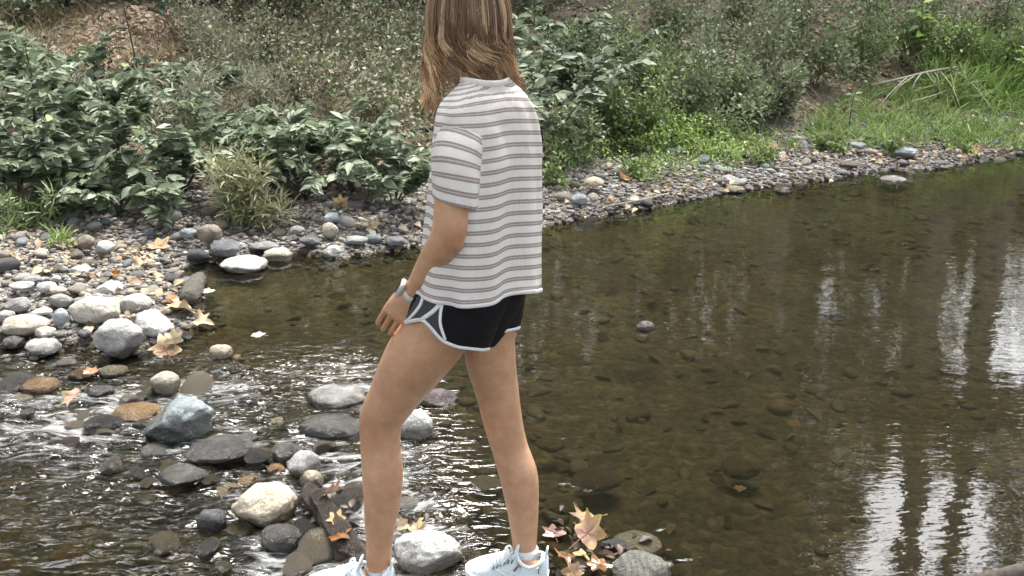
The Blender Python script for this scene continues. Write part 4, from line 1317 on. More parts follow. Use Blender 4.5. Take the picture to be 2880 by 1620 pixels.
# ------------------------------------------------------------------ trees beyond and around the creek
CROWN = leaf_shape(1, .75, .15, .1)
def tree(x, y, h, r, crown, label, n=5200, leaf=.17, lean=(0, 0), pal=None, fork=False, bark=None):
    z0 = float(hz(x, y)) if -13 < x < 17 and -5 < y < 27 else -.6
    root = empty('tree', (x, y, z0 - .05), label, 'tree', 'trees around the creek')
    tp = [(0, 0, 0), (lean[0] * .2, lean[1] * .2, h * .25), (lean[0] * .55, lean[1] * .55, h * .55), (lean[0], lean[1], h * .95)]
    V, Fs = loft(tp, [r * 1.25, r, r * .75, r * .25], n=14, m=18)
    V[:, :2] += (fbm(V[:, 0] * 2, V[:, 1] * 2, V[:, 2] * 1.2, 3, 6) * r * .35)[:, None]
    mesh_np('trunk', V, Fs, bark or M_BARK, root)
    C = np.array(crown, float)
    for c in C:
        t = np.clip(c[2] / h * .7, .25, .9)
        s_ = cat_rom(tp, 40)[int(t * 39)]
        e = c[:3]
        V, Fs = loft([s_, (s_ + e) / 2 + np.array([0, 0, -.2]), e], [r * .4, r * .25, r * .08], n=7, m=9)
        mesh_np('limb', V, Fs, bark or M_BARK, root)
    vol = np.array([c[3] ** 2 for c in C]); vol /= vol.sum()
    k = rng.choice(len(C), n, p=vol)
    # leaves sit in sprays, which leaves ragged gaps
    nb = n // 14
    kb = rng.choice(len(C), nb, p=vol)
    db = rand_dirs(nb) * (rng.random(nb) ** .45)[:, None] * C[kb, 3][:, None] * np.array([1, 1, .8])
    bc = C[kb, :3] + db
    i = rng.integers(nb, size=n)
    P = bc[i] + rng.normal(size=(n, 3)) * np.array([.28, .28, .18])
    M = frames(rand_dirs(n, -.3), np.array([0, 0, 1.0]) + rng.normal(size=(n, 3)) * .6)
    scatter('crown', CROWN, P, M, leaf * rng.uniform(.6, 1.3, n), pal_pick(pal or [(0.06, 0.09, 0.03), (0.08, 0.12, 0.04), (0.10, 0.13, 0.045), (0.14, 0.13, 0.05)], n, .3), M_LEAF, root)
    return root

def forest(name, n, yr, leaf, pal, ztop=18.5, fill=0):
    """the wood beyond, reading as one mass, with an opening to the sky over the upstream water"""
    x = rng.uniform(-26, 34, n * 2); y = rng.uniform(*yr, n * 2); z = -.5 + ztop * rng.random(n * 2) ** 1.25
    cl = fbm(x * .35, y * .35, z * .35, 3, 91)
    top = 16.0 + 3 * fbm(x * .25, y * .1, seed=92)
    ax_, az_ = x / y, (z + H) / y
    opening = ((ax_ - .505) / .085) ** 2 + ((az_ - .67) / .19) ** 2 + .55 * fbm(x * .9, y * .9, z * .9, 3, 94) < 1
    opening2 = ((ax_ - .54) / .065) ** 2 + ((az_ - .325) / .085) ** 2 + .6 * fbm(x * .9, y * .9, z * .9, 3, 95) < 1
    ok = (z < top) & (cl > -.17 - .37 * (z < 4.5) - fill) & ~opening & ~opening2
    P = np.stack([x, y, z], -1)[ok][:n]
    P[:, 2] += np.maximum(hz(P[:, 0], P[:, 1]), 0) * (1.0 if fill else .3)
    M = frames(rand_dirs(len(P), -.2), np.array([0, -.3, 1.0]) + rng.normal(size=P.shape) * .6)
    q = (np.array([(0, 0, 0), (.38, .45, .06), (0, 1, -.1), (-.38, .45, .06)], float), np.array([[0, 1, 2, 3]]))
    tag(scatter(name, q, P, M, leaf * rng.uniform(.6, 1.3, len(P)), pal_pick(pal, len(P), .3), M_LEAF), kind='stuff')
forest('forest', 90000, (19.5, 26), .38, [(0.06, 0.09, 0.03), (0.08, 0.11, 0.04), (0.10, 0.12, 0.05), (0.13, 0.11, 0.06)])

forest('undergrowth', 42000, (16.8, 20.0), .27, [(0.11, 0.17, 0.05), (0.15, 0.21, 0.07), (0.19, 0.24, 0.09), (0.20, 0.19, 0.10)], 6.2, 1)
TREES = [
 (-8.83, 14.10, 11, .20, [(0, 0, 7.5, 2.6), (-1.2, -.8, 5, 2.2), (1.4, .3, 5.2, 2.2), (.3, -.6, 3.2, 1.8)], 'tree at the far left beyond the creek, mirrored darkly in the water', {}),
 (-5.04, 15.60, 12, .24, [(0, 0, 8, 2.7), (1.2, -.8, 5.4, 2.3), (-1.4, 0, 5.4, 2.2), (.2, -.8, 3, 2.0)], 'tree beyond the dry slope, left of the person', {}),
 (-1.69, 15.20, 12, .22, [(0, 0, 8.2, 2.7), (1.3, -.6, 5.6, 2.2), (-1.3, -.3, 5.4, 2.2), (0, -.6, 3.0, 1.9)], 'tree beyond the slope behind the head of the person', {}),
 (1.80, 15.80, 13, .26, [(0, 0, 8.6, 2.9), (1.4, -.8, 5.6, 2.3), (-1.3, -.4, 5.8, 2.3), (.3, -.8, 3.0, 2.0)], 'tree beyond the middle of the right bank, standing behind the shrubs', {}),
 (4.33, 15.40, 12, .24, [(-.2, 0, 8.4, 2.2), (.0, -.6, 5.4, 1.8), (-1.4, -.3, 5.6, 2.2), (-.2, -.6, 3.2, 1.7)], 'tree left of the bright gap that mirrors in the pool', {}),
 (3.01, 19.10, 14, .28, [(0, 0, 10, 3.0), (1.0, 0, 6.5, 2.6), (-1.5, 0, 6.5, 2.6)], 'tall tree farther up the slope in the middle right', {}),
 (-3.47, 19.10, 14, .28, [(0, 0, 10, 3.0), (1.5, 0, 6.5, 2.6), (-1.5, 0, 6.5, 2.6)], 'tall tree farther up the slope in the middle left', {}),
 (-8.72, 18.60, 14, .28, [(0, 0, 10, 3.0), (1.5, 0, 6.5, 2.6), (-1.5, 0, 6.5, 2.6)], 'tall tree farther up the slope at the left', {}),
 (8.55, 16.4, 13, .24, [(.4, 0, 12.4, 1.9), (-.4, .4, 11.8, 1.4), (-1.2, 0, 9.0, .45), (.5, 0, 8.4, .4)], 'pale thick trunk whose mirror image stands beside the bright gap', dict(lean=(.6, 0), n=2600)),
 (7.5, 16.6, 12, .30, [(.2, 0, 11.6, 1.5), (-.3, 0, 4.2, .8), (.8, 0, 4.4, .95), (1.9, .2, 4.3, .8)], 'grey trunk left of the pale one, mirrored beside the bright gap', dict(lean=(1.0, 0), n=3000)),
 (12.65, 14.60, 12, .24, [(0, 0, 8, 2.7), (-1.0, -.5, 5.3, 1.7), (1.2, -.5, 5, 2.2), (.2, -.6, 3, 1.8)], 'tree at the far right beyond the grass', {}),
 (-6.2, 3.6, 11, .24, [(1.2, 0, 8, 2.8), (3.4, .6, 9.2, 2.6), (-.5, .8, 5.5, 2.4), (0, -1, 5.5, 2.4)], 'unseen tree added at the left, its canopy cutting the sky light', dict(n=16000, leaf=.21)),  # unseen side trees, added so their crowns cut the sky light
 (7.6, 4.2, 11, .24, [(-1.2, 0, 8, 2.8), (-3.6, .4, 9.4, 2.6), (.5, .8, 5.5, 2.4), (0, -1, 5.5, 2.4)], 'unseen tree added at the right, its canopy cutting the sky light', dict(n=16000, leaf=.21)),
 (-3.4, -4.5, 12, .24, [(.5, .8, 8.6, 3.0), (-1.2, 0, 6, 2.6), (1.8, .8, 6.4, 2.4), (1.5, 4.2, 9.6, 2.8)], 'unseen tree added behind the viewer at left to block sky light', dict(n=16000, leaf=.21)),  # unseen trees behind the camera, added to dim the open sky
 (3.6, -4.5, 12, .24, [(-.5, .8, 8.6, 3.0), (-1.6, .2, 6.2, 2.6), (1.6, .8, 6, 2.6), (-.8, 4.2, 9.8, 2.8)], 'unseen tree added behind the viewer at right to block sky light', dict(n=16000, leaf=.21)),
]
for x, y, h, r, cr, lb, kw in TREES:
    tree(x, y, h, r, cr, lb, **{'n': 8500, 'leaf': .2, **kw})

# ------------------------------------------------------------------ fallen sycamore leaves one can tell apart
def lobed(seed, n=44):
    """palmate five-lobed leaf outline, stalk at -Y"""
    r_ = np.random.default_rng(seed)
    tips = [(90, 1.0), (40, .93), (140, .93), (-14, .74), (194, .74)]
    sin_ = [(66, .62), (114, .62), (14, .55), (166, .55), (-50, .44), (230, .44), (270, .30)]
    pts = sorted([(math.radians(a), d * r_.uniform(.9, 1.1)) for a, d in tips + sin_])
    out = []
    for (a0, d0), (a1, d1) in zip(pts, pts[1:] + [(pts[0][0] + 2 * math.pi, pts[0][1])]):
        for t in (0, .35, .7):
            d = d0 + (d1 - d0) * t
            if t == .35: d *= 1.02 if d0 > d1 else .94
            a = a0 + (a1 - a0) * t
            out.append((math.cos(a) * d, math.sin(a) * d))
    out = np.array(out)
    rings = [out * k for k in (1.0, .7, .4, .12)]
    V2 = np.vstack(rings + [np.zeros((1, 2))])
    m = len(out)
    Q, T = [], []
    for k in range(3):
        for j in range(m):
            Q.append((k * m + j, k * m + (j + 1) % m, (k + 1) * m + (j + 1) % m, (k + 1) * m + j))
    for j in range(m):
        T.append((3 * m + j, 3 * m + (j + 1) % m, 4 * m))
    return V2, np.array(Q), np.array(T)

def fallen_leaf(px, py, w, label, c0, c1, z=None, yaw=0., pitch=0., roll=0., curl=.5, seed=1, wet=False, cup=1, veins=True):
    pt = on_z(px, py, z if z is not None else 0.02)
    if z is None:
        g = ground(px, py)
        pt = Vector((g.x, g.y, max(g.z, 0) + .03))
    s_ = w / 2 / ppm(pt)
    V2, Q, T = lobed(seed)
    rad = np.hypot(V2[:, 0], V2[:, 1])
    ang = np.arctan2(V2[:, 1], V2[:, 0])
    zz = curl * (.45 * cup * rad ** 2 * np.cos(ang * 2 + seed) + .22 * np.sin(ang * 5 + seed) * rad ** 2 + .12 * rad ** 1.5)
    zz += .05 * fbm(V2[:, 0] * 3 + seed, V2[:, 1] * 3, seed=seed)
    V = np.stack([V2[:, 0], V2[:, 1], zz], -1) * s_
    col = np.array(c0)[None] * (1 - sstep(.3, 1.0, rad)[:, None]) + np.array(c1)[None] * sstep(.3, 1.0, rad)[:, None]
    col = col * (1 + .35 * fbm(V2[:, 0] * 4 + seed, V2[:, 1] * 4, seed=seed + 3))[:, None]
    root = empty('fallen_leaf', pt, label, 'leaf', 'fallen leaves one can tell apart')
    root.rotation_euler = (pitch, roll, yaw)
    b = mesh_np('blade', V, [Q, T], M_WETLEAF if wet else M_DRY, root, cols=np.clip(col, 0, 1))
    st = [(0, 0, zz[-1] * s_ + .001), (0, -.5 * s_, .05 * s_), (.05 * s_, -1.0 * s_, .12 * s_)]
    Vs, Fs = loft(st, [.022 * s_, .02 * s_, .03 * s_], n=5, m=6)
    mesh_np('stalk', Vs, Fs, M_DRY, root, cols=np.tile(np.array(c0) * .8, (len(Vs), 1)))
    vp = []
    for a in (90, 38, 142, -12, 192):
        a = math.radians(a)
        e = .85 if a > 0.3 else .6
        line = []
        for t in (0.02, .35, .7, 1):
            q = np.array([math.cos(a), math.sin(a)]) * e * t
            i = np.argmin(np.hypot(V2[:, 0] - q[0], V2[:, 1] - q[1]))
            line.append((q[0] * s_, q[1] * s_, zz[i] * s_ + .008 * s_))
        vp.append(loft(line, [.018 * s_, .014 * s_, .009 * s_, .004 * s_], n=4))
    Vv, Fv = merge(vp)
    tag(mesh_np('veins', Vv, Fv, M_DRY, root, cols=np.tile(np.clip(np.array(c0) * 1.25, 0, 1), (len(Vv), 1))), kind='stuff')
    return root

M_WETLEAF = leaf_mat('wet_leaf', attr=True, rough=0.15, trans=0.1, spec=0.6)
CRM, TAN, BRN, ORG, YEL, PNK = (.50, .41, .28), (.35, .25, .15), (.18, .11, .065), (.27, .12, .045), (.58, .44, .15), (.40, .26, .20)
FL = [
 (1650, 1500, 150, 'big yellow and pink sycamore leaf propped beside the back shoe', PNK, YEL, dict(z=.06, yaw=-1.1, pitch=.75, roll=.2, curl=.7, seed=3)),
 (1655, 1455, 120, 'brown dry leaf stalk and blade behind the big yellow leaf', TAN, BRN, dict(z=.05, yaw=1.9, pitch=.2, curl=.8, seed=4)),
 (468, 985, 120, 'brown and cream curled leaf leaning on the blocky boulder', BRN, CRM, dict(z=.05, yaw=.6, pitch=.5, curl=1.0, seed=5)),
 (490, 955, 70, 'upright cream leaf edge behind the brown curled one at the boulder', CRM, CRM, dict(z=.09, yaw=.3, pitch=1.2, curl=.7, seed=6)),
 (525, 890, 110, 'cream curled leaf at the tip of the gravel bar, under the short log', CRM, TAN, dict(yaw=2.2, pitch=.5, curl=1.0, seed=7)),
 (560, 905, 80, 'pale spiky leaf sticking out over the water at the bar tip', CRM, CRM, dict(z=.03, yaw=-.9, pitch=.4, curl=.9, seed=8)),
 (500, 870, 70, 'orange brown leaf behind the cream curled one on the bar', ORG, TAN, dict(yaw=1.2, pitch=.3, curl=.8, seed=9)),
 (330, 787, 34, 'small bright orange leaf on the dark mud of the bar', ORG, (.5, .2, .05), dict(yaw=.5, pitch=.8, curl=.8, seed=10)),
 (450, 712, 88, 'flat tan sycamore leaf at the far shore mud', TAN, (.55, .42, .26), dict(yaw=.4, pitch=.3, curl=.4, seed=11)),
 (235, 708, 60, 'brown dry leaf on the left gravel below the brownish cobble', BRN, TAN, dict(yaw=1.4, pitch=.4, curl=.8, seed=12)),
 (395, 765, 62, 'cream long curled leaf among the dark litter of the bar', CRM, TAN, dict(yaw=-.7, pitch=.6, curl=1.1, seed=13)),
 (455, 800, 56, 'cream torn leaf left of the short log', CRM, TAN, dict(yaw=.9, pitch=.5, curl=.9, seed=14)),
 (585, 820, 50, 'small white leaf floating right of the short log', (.7, .66, .55), CRM, dict(z=.01, yaw=.2, curl=.3, seed=15)),
 (260, 790, 46, 'rust brown leaf beside the small orange one', ORG, BRN, dict(yaw=2.4, pitch=.3, curl=.8, seed=16)),
 (415, 745, 50, 'tan leaf scrap on the mud between the far shore leaf and the short log', TAN, CRM, dict(yaw=2.9, pitch=.3, curl=.9, seed=17)),
 (210, 1110, 100, 'wet pinkish green leaf caught in the rapids at left', PNK, (.34, .30, .14), dict(z=.025, yaw=2.0, pitch=-.45, curl=.5, seed=18, wet=True)),
 (255, 1045, 62, 'wet orange leaf pinned against the olive stone', (.34, .19, .12), BRN, dict(z=.015, yaw=.7, pitch=.2, curl=.5, seed=19, wet=True)),
 (945, 1508, 104, 'wet orange brown leaf lying across the purplish rock by the front shoe', ORG, BRN, dict(z=.05, yaw=-1.2, pitch=.25, roll=-.2, curl=.35, seed=20, wet=True)),
 (928, 1385, 82, 'pinkish brown drooping leaf on the dark log left of the shin', PNK, (.4, .2, .12), dict(z=.09, yaw=-2.4, pitch=.9, curl=.6, seed=21, wet=True)),
 (1132, 1480, 56, 'tan leaf just right of the front shin, over the white lumpy rock', CRM, TAN, dict(z=.06, yaw=.4, pitch=.8, curl=.8, seed=22)),
 (1172, 1488, 66, 'pale yellow leaf behind the white lumpy rock', CRM, (.6, .46, .2), dict(z=.04, yaw=-.4, pitch=.5, curl=.9, seed=23)),
 (950, 1462, 70, 'ochre leaf piece between the dark log and the shin', (.5, .38, .18), TAN, dict(z=.06, yaw=.9, pitch=.4, curl=.6, seed=24)),
 (960, 590, 62, 'curled brown leaf standing on the far shore under the broad-leaved shrub', TAN, (.42, .26, .12), dict(yaw=.2, pitch=1.0, curl=1.0, seed=25)),
 (1052, 648, 58, 'cream curled leaf on the far shore left of the person', CRM, TAN, dict(yaw=-.6, pitch=.8, curl=1.0, seed=26)),
 (1640, 435, 66, 'large tan leaf at the top of the right gravel bank', TAN, BRN, dict(yaw=.6, pitch=.5, curl=.7, seed=27)),
 (1765, 512, 60, 'rust coloured leaf in the right gravel bank beside the cream oval cobble', ORG, BRN, dict(yaw=1.0, pitch=.3, curl=.8, seed=28)),
 (2180, 430, 66, 'tan brown leaf at the left start of the right shore leaf patch', TAN, BRN, dict(yaw=.2, pitch=.4, curl=.8, seed=29)),
 (2745, 440, 56, 'orange tan leaf standing at the right end of the shore stones', TAN, ORG, dict(yaw=.2, pitch=.7, curl=.8, seed=30)),
 (2820, 140, 50, 'orange leaf hanging in the shrubs at the right edge', (.6, .28, .04), ORG, dict(yaw=.4, pitch=.9, curl=.5, seed=31)),
 (2240, 1190, 62, 'brown star shaped leaf lying on the pool bed in the middle right', (.22, .13, .07), BRN, dict(z=-.05, yaw=1.6, curl=.15, seed=32)),
 (2085, 1375, 50, 'tan leaf under the pool water below the brown slab', TAN, TAN, dict(z=-.05, yaw=.6, curl=.15, seed=33)),
 (730, 942, 56, 'small pale leaf floating in calm water right of the bar tip', (.45, .42, .36), (.35, .33, .3), dict(z=.006, yaw=1.1, curl=.1, seed=34)),
 (1615, 1612, 76, 'brown leaf at the bottom edge behind the back heel', BRN, TAN, dict(z=.05, yaw=.5, pitch=.3, curl=.9, seed=35)),
 (1590, 1560, 80, 'dark wet brown leaf tucked behind the back heel', BRN, (.3, .15, .06), dict(z=.04, yaw=2.5, pitch=.3, curl=.7, seed=36, wet=True)),
 (1690, 1590, 90, 'rust wet leaf between the yellow leaf and the rough grey rock', ORG, BRN, dict(z=.02, yaw=1.5, pitch=.2, curl=.5, seed=37, wet=True)),
 (1560, 1500, 90, 'purple brown wet leaf under the big yellow one', (.2, .12, .11), BRN, dict(z=.02, yaw=.1, pitch=.1, curl=.4, seed=38, wet=True)),
 (1640, 1560, 70, 'olive tan leaf in the pile below the big yellow one', (.4, .34, .16), TAN, dict(z=.03, yaw=2.0, pitch=.3, curl=.7, seed=39)),
]
for px, py, w, lb, c0, c1, kw in FL:
    fallen_leaf(px, py, w, lb, c0, c1, **kw)

# short log on the bar and the dark root wood by the front shoe
def rough_log(name, pts, radii, label, mat, seed, n=36, m=60, amp=.16):
    P0 = np.array(pts[0])
    q = [np.array(p) - P0 for p in pts]
    V, Fs = loft(q, radii, n=n, m=m)
    ax_ = np.array(q[-1] - q[0], float); ax_ /= np.linalg.norm(ax_)
    al_ = V @ ax_; cr_ = V - al_[:, None] * ax_
    c = .6 * fbm(V[:, 0] * 16 + seed, V[:, 1] * 16, V[:, 2] * 16, 4, seed) + .8 * fbm(cr_[:, 0] * 45 + al_ * 6, cr_[:, 1] * 45, cr_[:, 2] * 45, 3, seed + 2)
    ctr = np.outer(np.clip(al_, 0, None), ax_)
    V = V + c[:, None] * amp * np.mean(radii) * 2 * (V - ctr) / (np.linalg.norm(V - ctr, axis=1)[:, None] + .02)
    o = mesh_np(name, V, Fs, mat)
    o.location = P0
    return tag(o, label, 'log')
M_WETLOG = rock_mat('wet_wood', (0.045, 0.035, 0.028), (0.085, 0.066, 0.05), (0.15, 0.115, 0.085), wet=.85, scale=30, veins=.4)
M_DRYLOG = rock_mat('grey_wood', (0.07, 0.065, 0.055), (0.12, 0.11, 0.09), (0.17, 0.155, 0.13), scale=25, veins=.5, rough=.9)
b0 = ground(560, 820); b1 = ground(535, 868)
rough_log('short_log', [b0 + Vector((0, .02, .055)), (b0 + b1) / 2 + Vector((0, 0, .05)), b1 + Vector((0, -.02, .045))], [.05, .056, .046], 'short dark mossy log lying at the tip of the gravel bar', M_DRYLOG, 4)
rough_log('root_wood', [on_z(868, 1375, .02), on_z(895, 1410, .035), on_z(930, 1460, .03), on_z(975, 1530, .02), on_z(1010, 1570, .0)], [.022, .038, .042, .040, .026], 'dark wet rotting log running down to the front shoe', M_WETLOG, 8, amp=.55)
# ------------------------------------------------------------------ the person
FV_, LV_ = np.array([-.72, .69, 0.]), np.array([-.69, -.72, 0.])       # facing, her left
UP = np.array([0, 0, 1.])
def A3(v): return np.array(v[:], float)
def PX(px, py, y): return A3(on_y(px, py, y))

P_ROOT = Vector((-0.12, 2.36, 0.05))
person = empty('person', P_ROOT, 'person in striped tee and black shorts standing on the rocks, seen from behind, looking away', 'person')
def part(name, V, Fs, mat, parent=None, **kw):
    o = mesh_np(name, V, Fs, mat, **kw)
    o.parent = parent or person
    if parent is None:
        o.matrix_parent_inverse = Matrix.Translation(-P_ROOT)
    return o

# skin
m_skin, nt, p, _ = new_mat('skin')
tc = N(nt, 'ShaderNodeTexCoord').outputs['Object']
n1 = noise_t(nt, tc, 9, 4); n2 = noise_t(nt, tc, 220, 4)
c = ramp(nt, n1, [(0.3, (0.43, 0.245, 0.145)), (0.7, (0.55, 0.335, 0.21))])
n3 = noise_t(nt, tc, 34, 5, 0.65)
c = mix_c(nt, 0.5, c, mix_c(nt, 1.0, c, ramp(nt, n3, [(0.35, (.82, .74, .70)), (0.65, (1.14, 1.12, 1.10))]), 'MULTIPLY'))
c = mix_c(nt, 1.0, c, N(nt, 'ShaderNodeVertexColor', layer_name='col').outputs[0], 'MULTIPLY')
nt.links.new(c, p.inputs['Base Color'])
p.inputs['Roughness'].default_value = 0.40
p.inputs['Specular IOR Level'].default_value = 0.4
p.inputs['Subsurface Weight'].default_value = 0.12
p.inputs['Subsurface Radius'].default_value = (0.012, 0.005, 0.003)
p.inputs['Subsurface Scale'].default_value = 1.0
bump(nt, p, math_n(nt, 'ADD', n2, math_n(nt, 'MULTIPLY', n3, 1.2)), 0.16, 0.002)

hipL, kneL, ankL = PX(1290, 840, 2.29), PX(1074, 1178, 2.37), PX(1066, 1550, 2.335)
hipR, kneR, ankR = PX(1392, 830, 2.40), PX(1415, 1188, 2.44), PX(1476, 1552, 2.395)
heelL, toeL = A3(on_z(1110, 1680, .03)), A3(on_z(872, 1664, .03))
heelR, toeR = A3(on_z(1540, 1644, .04)), A3(on_z(1316, 1626, .04))
parts = []
# legs: centre lines follow the photo outline, radii the measured widths
legL = [hipL + [0, .02, .10], hipL, PX(1232, 930, 2.31), PX(1172, 1010, 2.33), PX(1112, 1105, 2.355), kneL, PX(1070, 1250, 2.37), PX(1076, 1330, 2.36), PX(1074, 1420, 2.35), PX(1068, 1490, 2.34), ankL, PX(1066, 1600, 2.325)]
rL = [.078, (.090, .088), (.089, .088), (.087, .085), (.070, .068), (.0605, .058), (.0555, .055), (.0575, .057), (.051, .050), (.0415, .041), (.0365, .0355), (.036, .034)]
parts.append(loft(legL, rL, n=32, m=80, ref=(1, 0, 0.001)))
legR = [hipR + [0, .02, .10], hipR, PX(1378, 930, 2.41), PX(1380, 1010, 2.42), PX(1398, 1100, 2.44), kneR, PX(1434, 1260, 2.445), PX(1459, 1340, 2.43), PX(1470, 1430, 2.415), PX(1474, 1500, 2.405), ankR, PX(1478, 1590, 2.39)]
rR = [.065, (.072, .080), (.069, .076), (.069, .070), (.061, .061), (.0555, .055), (.0525, .052), (.0555, .055), (.0465, .046), (.0385, .038), (.0345, .033), (.035, .033)]
parts.append(loft(legR, rR, n=32, m=80, ref=(1, 0, 0.001)))
# knees and ankles
def blob(c, r):
    V, Fc = ICO[3]
    return (V * np.array(r) + c, [Fc])
parts.append(blob(kneL + [-.026, .000, .006], (.036, .036, .038)))
parts.append(blob(kneL + [-.024, .004, -.052], (.026, .028, .022)))
parts.append(blob(kneR + [-.024, .004, .004], (.034, .034, .036)))
parts.append(blob(kneR + [-.020, .008, -.050], (.025, .026, .021)))
for q_, w_ in ((kneL + [.034, -.026, -.01], .010), (kneL + [.040, .022, -.01], .010), (kneR + [.030, -.028, -.01], .010)):
    parts.append(loft([q_ + [-.004, 0, .06], q_, q_ + [.002, 0, -.05]], [.006, w_, .006], n=10, m=10))
for a_ in (ankL, ankR):
    parts.append(blob(a_ + [0.006, -.026, -.02], (.014, .012, .015)))
for he, to, an in ((heelL, toeL, ankL), (heelR, toeR, ankR)):
    d = (to - he)
    parts.append(loft([he + d * .08 + [0, 0, .045], he + d * .3 + [0, 0, .055], he + d * .6 + [0, 0, .042], he + d * .9 + [0, 0, .03]], [.025, .032, .028, .016], n=16, m=14))
# pelvis and torso
pel = (hipL + hipR) / 2
TY = 2.33
def ring_c(z, lx, rx):
    py = proj((0.0, TY, z))[1]
    cx = (lx + rx) / 2
    c = A3(on_y(cx, py, TY))
    return c, (rx - lx) / 2 / ppm(c)
SIL = [(.962, 1182, 1516, .78), (1.0, 1188, 1514, .76), (1.1, 1196, 1513, .72), (1.2, 1208, 1514, .66), (1.3, 1222, 1514, .6), (1.35, 1226, 1511, .56), (1.40, 1232, 1504, .52), (1.435, 1243, 1492, .5), (1.46, 1258, 1474, .5), (1.48, 1276, 1456, .54), (1.495, 1292, 1440, .62), (1.503, 1300, 1428, .72)]
tor = []
for z, lx, rx, q in SIL:
    c, hw = ring_c(z, lx, rx)
    a = hw / math.sqrt(LV_[0] ** 2 + q * q * FV_[0] ** 2)
    tor.append((c, a, q * a))
parts.append(loft([pel + [0, 0, -.06], pel + [0, 0, .03]] + [t[0] for t in tor[1:-2]], [(.09, .07), (.105, .085)] + [(t[1] * k_, t[2] * k_) for t, k_ in zip(tor[1:-2], np.linspace(.70, .86, len(tor) - 3))], n=32, m=40, ref=tuple(LV_)))
# neck and head
headC = PX(1316, 62, 2.40)
HF, HL = np.array([-.60, .80, 0]), np.array([-.80, -.60, 0])
neck0 = PX(1345, 285, 2.35)
parts.append(loft([neck0 + [0, 0, -.05], neck0, (neck0 + headC) / 2 + [0, .0, -.01], headC + [0, 0, -.03]], [.062, .056, .050, .055], n=20, m=14))
V, Fc = ICO[4]
hv = V.copy()
jaw = 1 - .22 * np.clip(-hv[:, 2], 0, 1) ** 1.3
loc = np.stack([hv[:, 0] * .093 * (1 - .1 * np.clip(-hv[:, 2], 0, 1)), hv[:, 1] * .074 * jaw, hv[:, 2] * .118], -1)
parts.append((headC + loc[:, :1] * HF + loc[:, 1:2] * HL + loc[:, 2:] * UP, [Fc]))
def hpt(f, l, u): return headC + HF * f + HL * l + UP * u
parts.append(loft([hpt(.085, 0, .015), hpt(.100, 0, -.010), hpt(.112, 0, -.030), hpt(.092, 0, -.042)], [.008, .010, .013, .011], n=12, m=10))
parts.append(blob(hpt(.078, 0, -.098), (.024, .024, .018)))
parts.append(blob(hpt(.090, 0, -.066), (.018, .016, .009)))
for s_ in (1, -1):
    parts.append(loft([hpt(-.005, s_ * .070, .022), hpt(-.012, s_ * .082, .005), hpt(-.002, s_ * .078, -.028)], [(.016, .007), (.018, .008), (.008, .006)], n=10, m=8, ref=tuple(HF)))
# arms
shL, elL, wrL = PX(1285, 345, 2.24), PX(1262, 662, 2.20), PX(1166, 812, 2.285)
parts.append(loft([PX(1288, 400, 2.235), PX(1277, 480, 2.215), PX(1272, 580, 2.20), elL, PX(1222, 730, 2.235), PX(1190, 778, 2.265), wrL, PX(1154, 832, 2.295)], [.040, .0435, .0435, .0435, .0385, .031, (.0265, .0215), (.027, .020)], n=28, m=60, ref=tuple(FV_)))
parts.append(blob(elL + [.014, -.012, -.01], (.026, .026, .030)))
shR = PX(1430, 330, 2.44)
elR = shR + np.array([-.03, .08, -.27]); wrR = elR + np.array([-.10, .12, -.19])
parts.append(loft([shR, (shR + elR) / 2, elR, (elR + wrR) / 2, wrR], [.05, .044, .04, .036, .025], n=20, m=30, ref=tuple(FV_)))

def hand(W, D, lat, palm_n, bend, thumb=1):
    """W wrist, D pointing to the knuckles, lat from little finger to index, palm_n out of the palm"""
    D = D / np.linalg.norm(D)
    lat = lat - D * (lat @ D); lat /= np.linalg.norm(lat)
    pn = np.cross(D, lat); pn = pn if pn @ palm_n > 0 else -pn
    K = W + D * .088
    out = [loft([W - D * .015, W + D * .02, W + D * .055, W + D * .086], [(.026, .019), (.032, .017), (.038, .0155), (.038, .0125)], n=20, m=16, ref=tuple(lat), power=2.4)]
    for k, (o, ln, r) in enumerate([(-.032, .058, .0070), (-.0108, .072, .0078), (.0108, .078, .0080), (.032, .070, .0078)]):
        base = K + lat * o - D * .012
        p0, d = base, D.copy()
        pts, rad = [base - D * .02, base], [r * 1.0, r * 1.08]
        for sgl, fr in ((bend * .6, .46), (bend, .31), (bend * .8, .23)):
            ax = np.cross(d, pn); ax /= np.linalg.norm(ax)
            d = d * math.cos(sgl) + pn * math.sin(sgl)
            d /= np.linalg.norm(d)
            pn2 = np.cross(np.cross(d, pn), d); pn = pn2 / np.linalg.norm(pn2)
            p0 = p0 + d * ln * fr
            pts.append(p0); rad.append(r * (.96 - .1 * len(pts) / 5))
        pn = np.cross(D, lat); pn = pn if pn @ palm_n > 0 else -pn
        out.append(loft(pts, rad, n=12, m=16, ref=tuple(lat)))
    t0 = W + D * .022 + lat * .022 + pn * .008
    dt = D * .80 + lat * .28 * thumb + pn * .55; dt /= np.linalg.norm(dt)
    out.append(loft([t0, t0 + dt * .034, t0 + dt * .034 + (D * .9 + pn * .3 + lat * .12) * .030, t0 + dt * .034 + (D * .9 + pn * .5) * .055], [.0145, .0115, .0098, .0075], n=12, m=14, ref=tuple(lat)))
    return out

parts += hand(wrL + (PX(1118, 890, 2.295) - wrL) * .12, PX(1110, 893, 2.292) - wrL, np.array([-.83, .25, .5]), np.array([.25, .95, 0]), .24)
parts += hand(wrR, np.array([-.3, .2, -.9]), FV_, -np.array([.69, .72, 0]) * -1, .35)

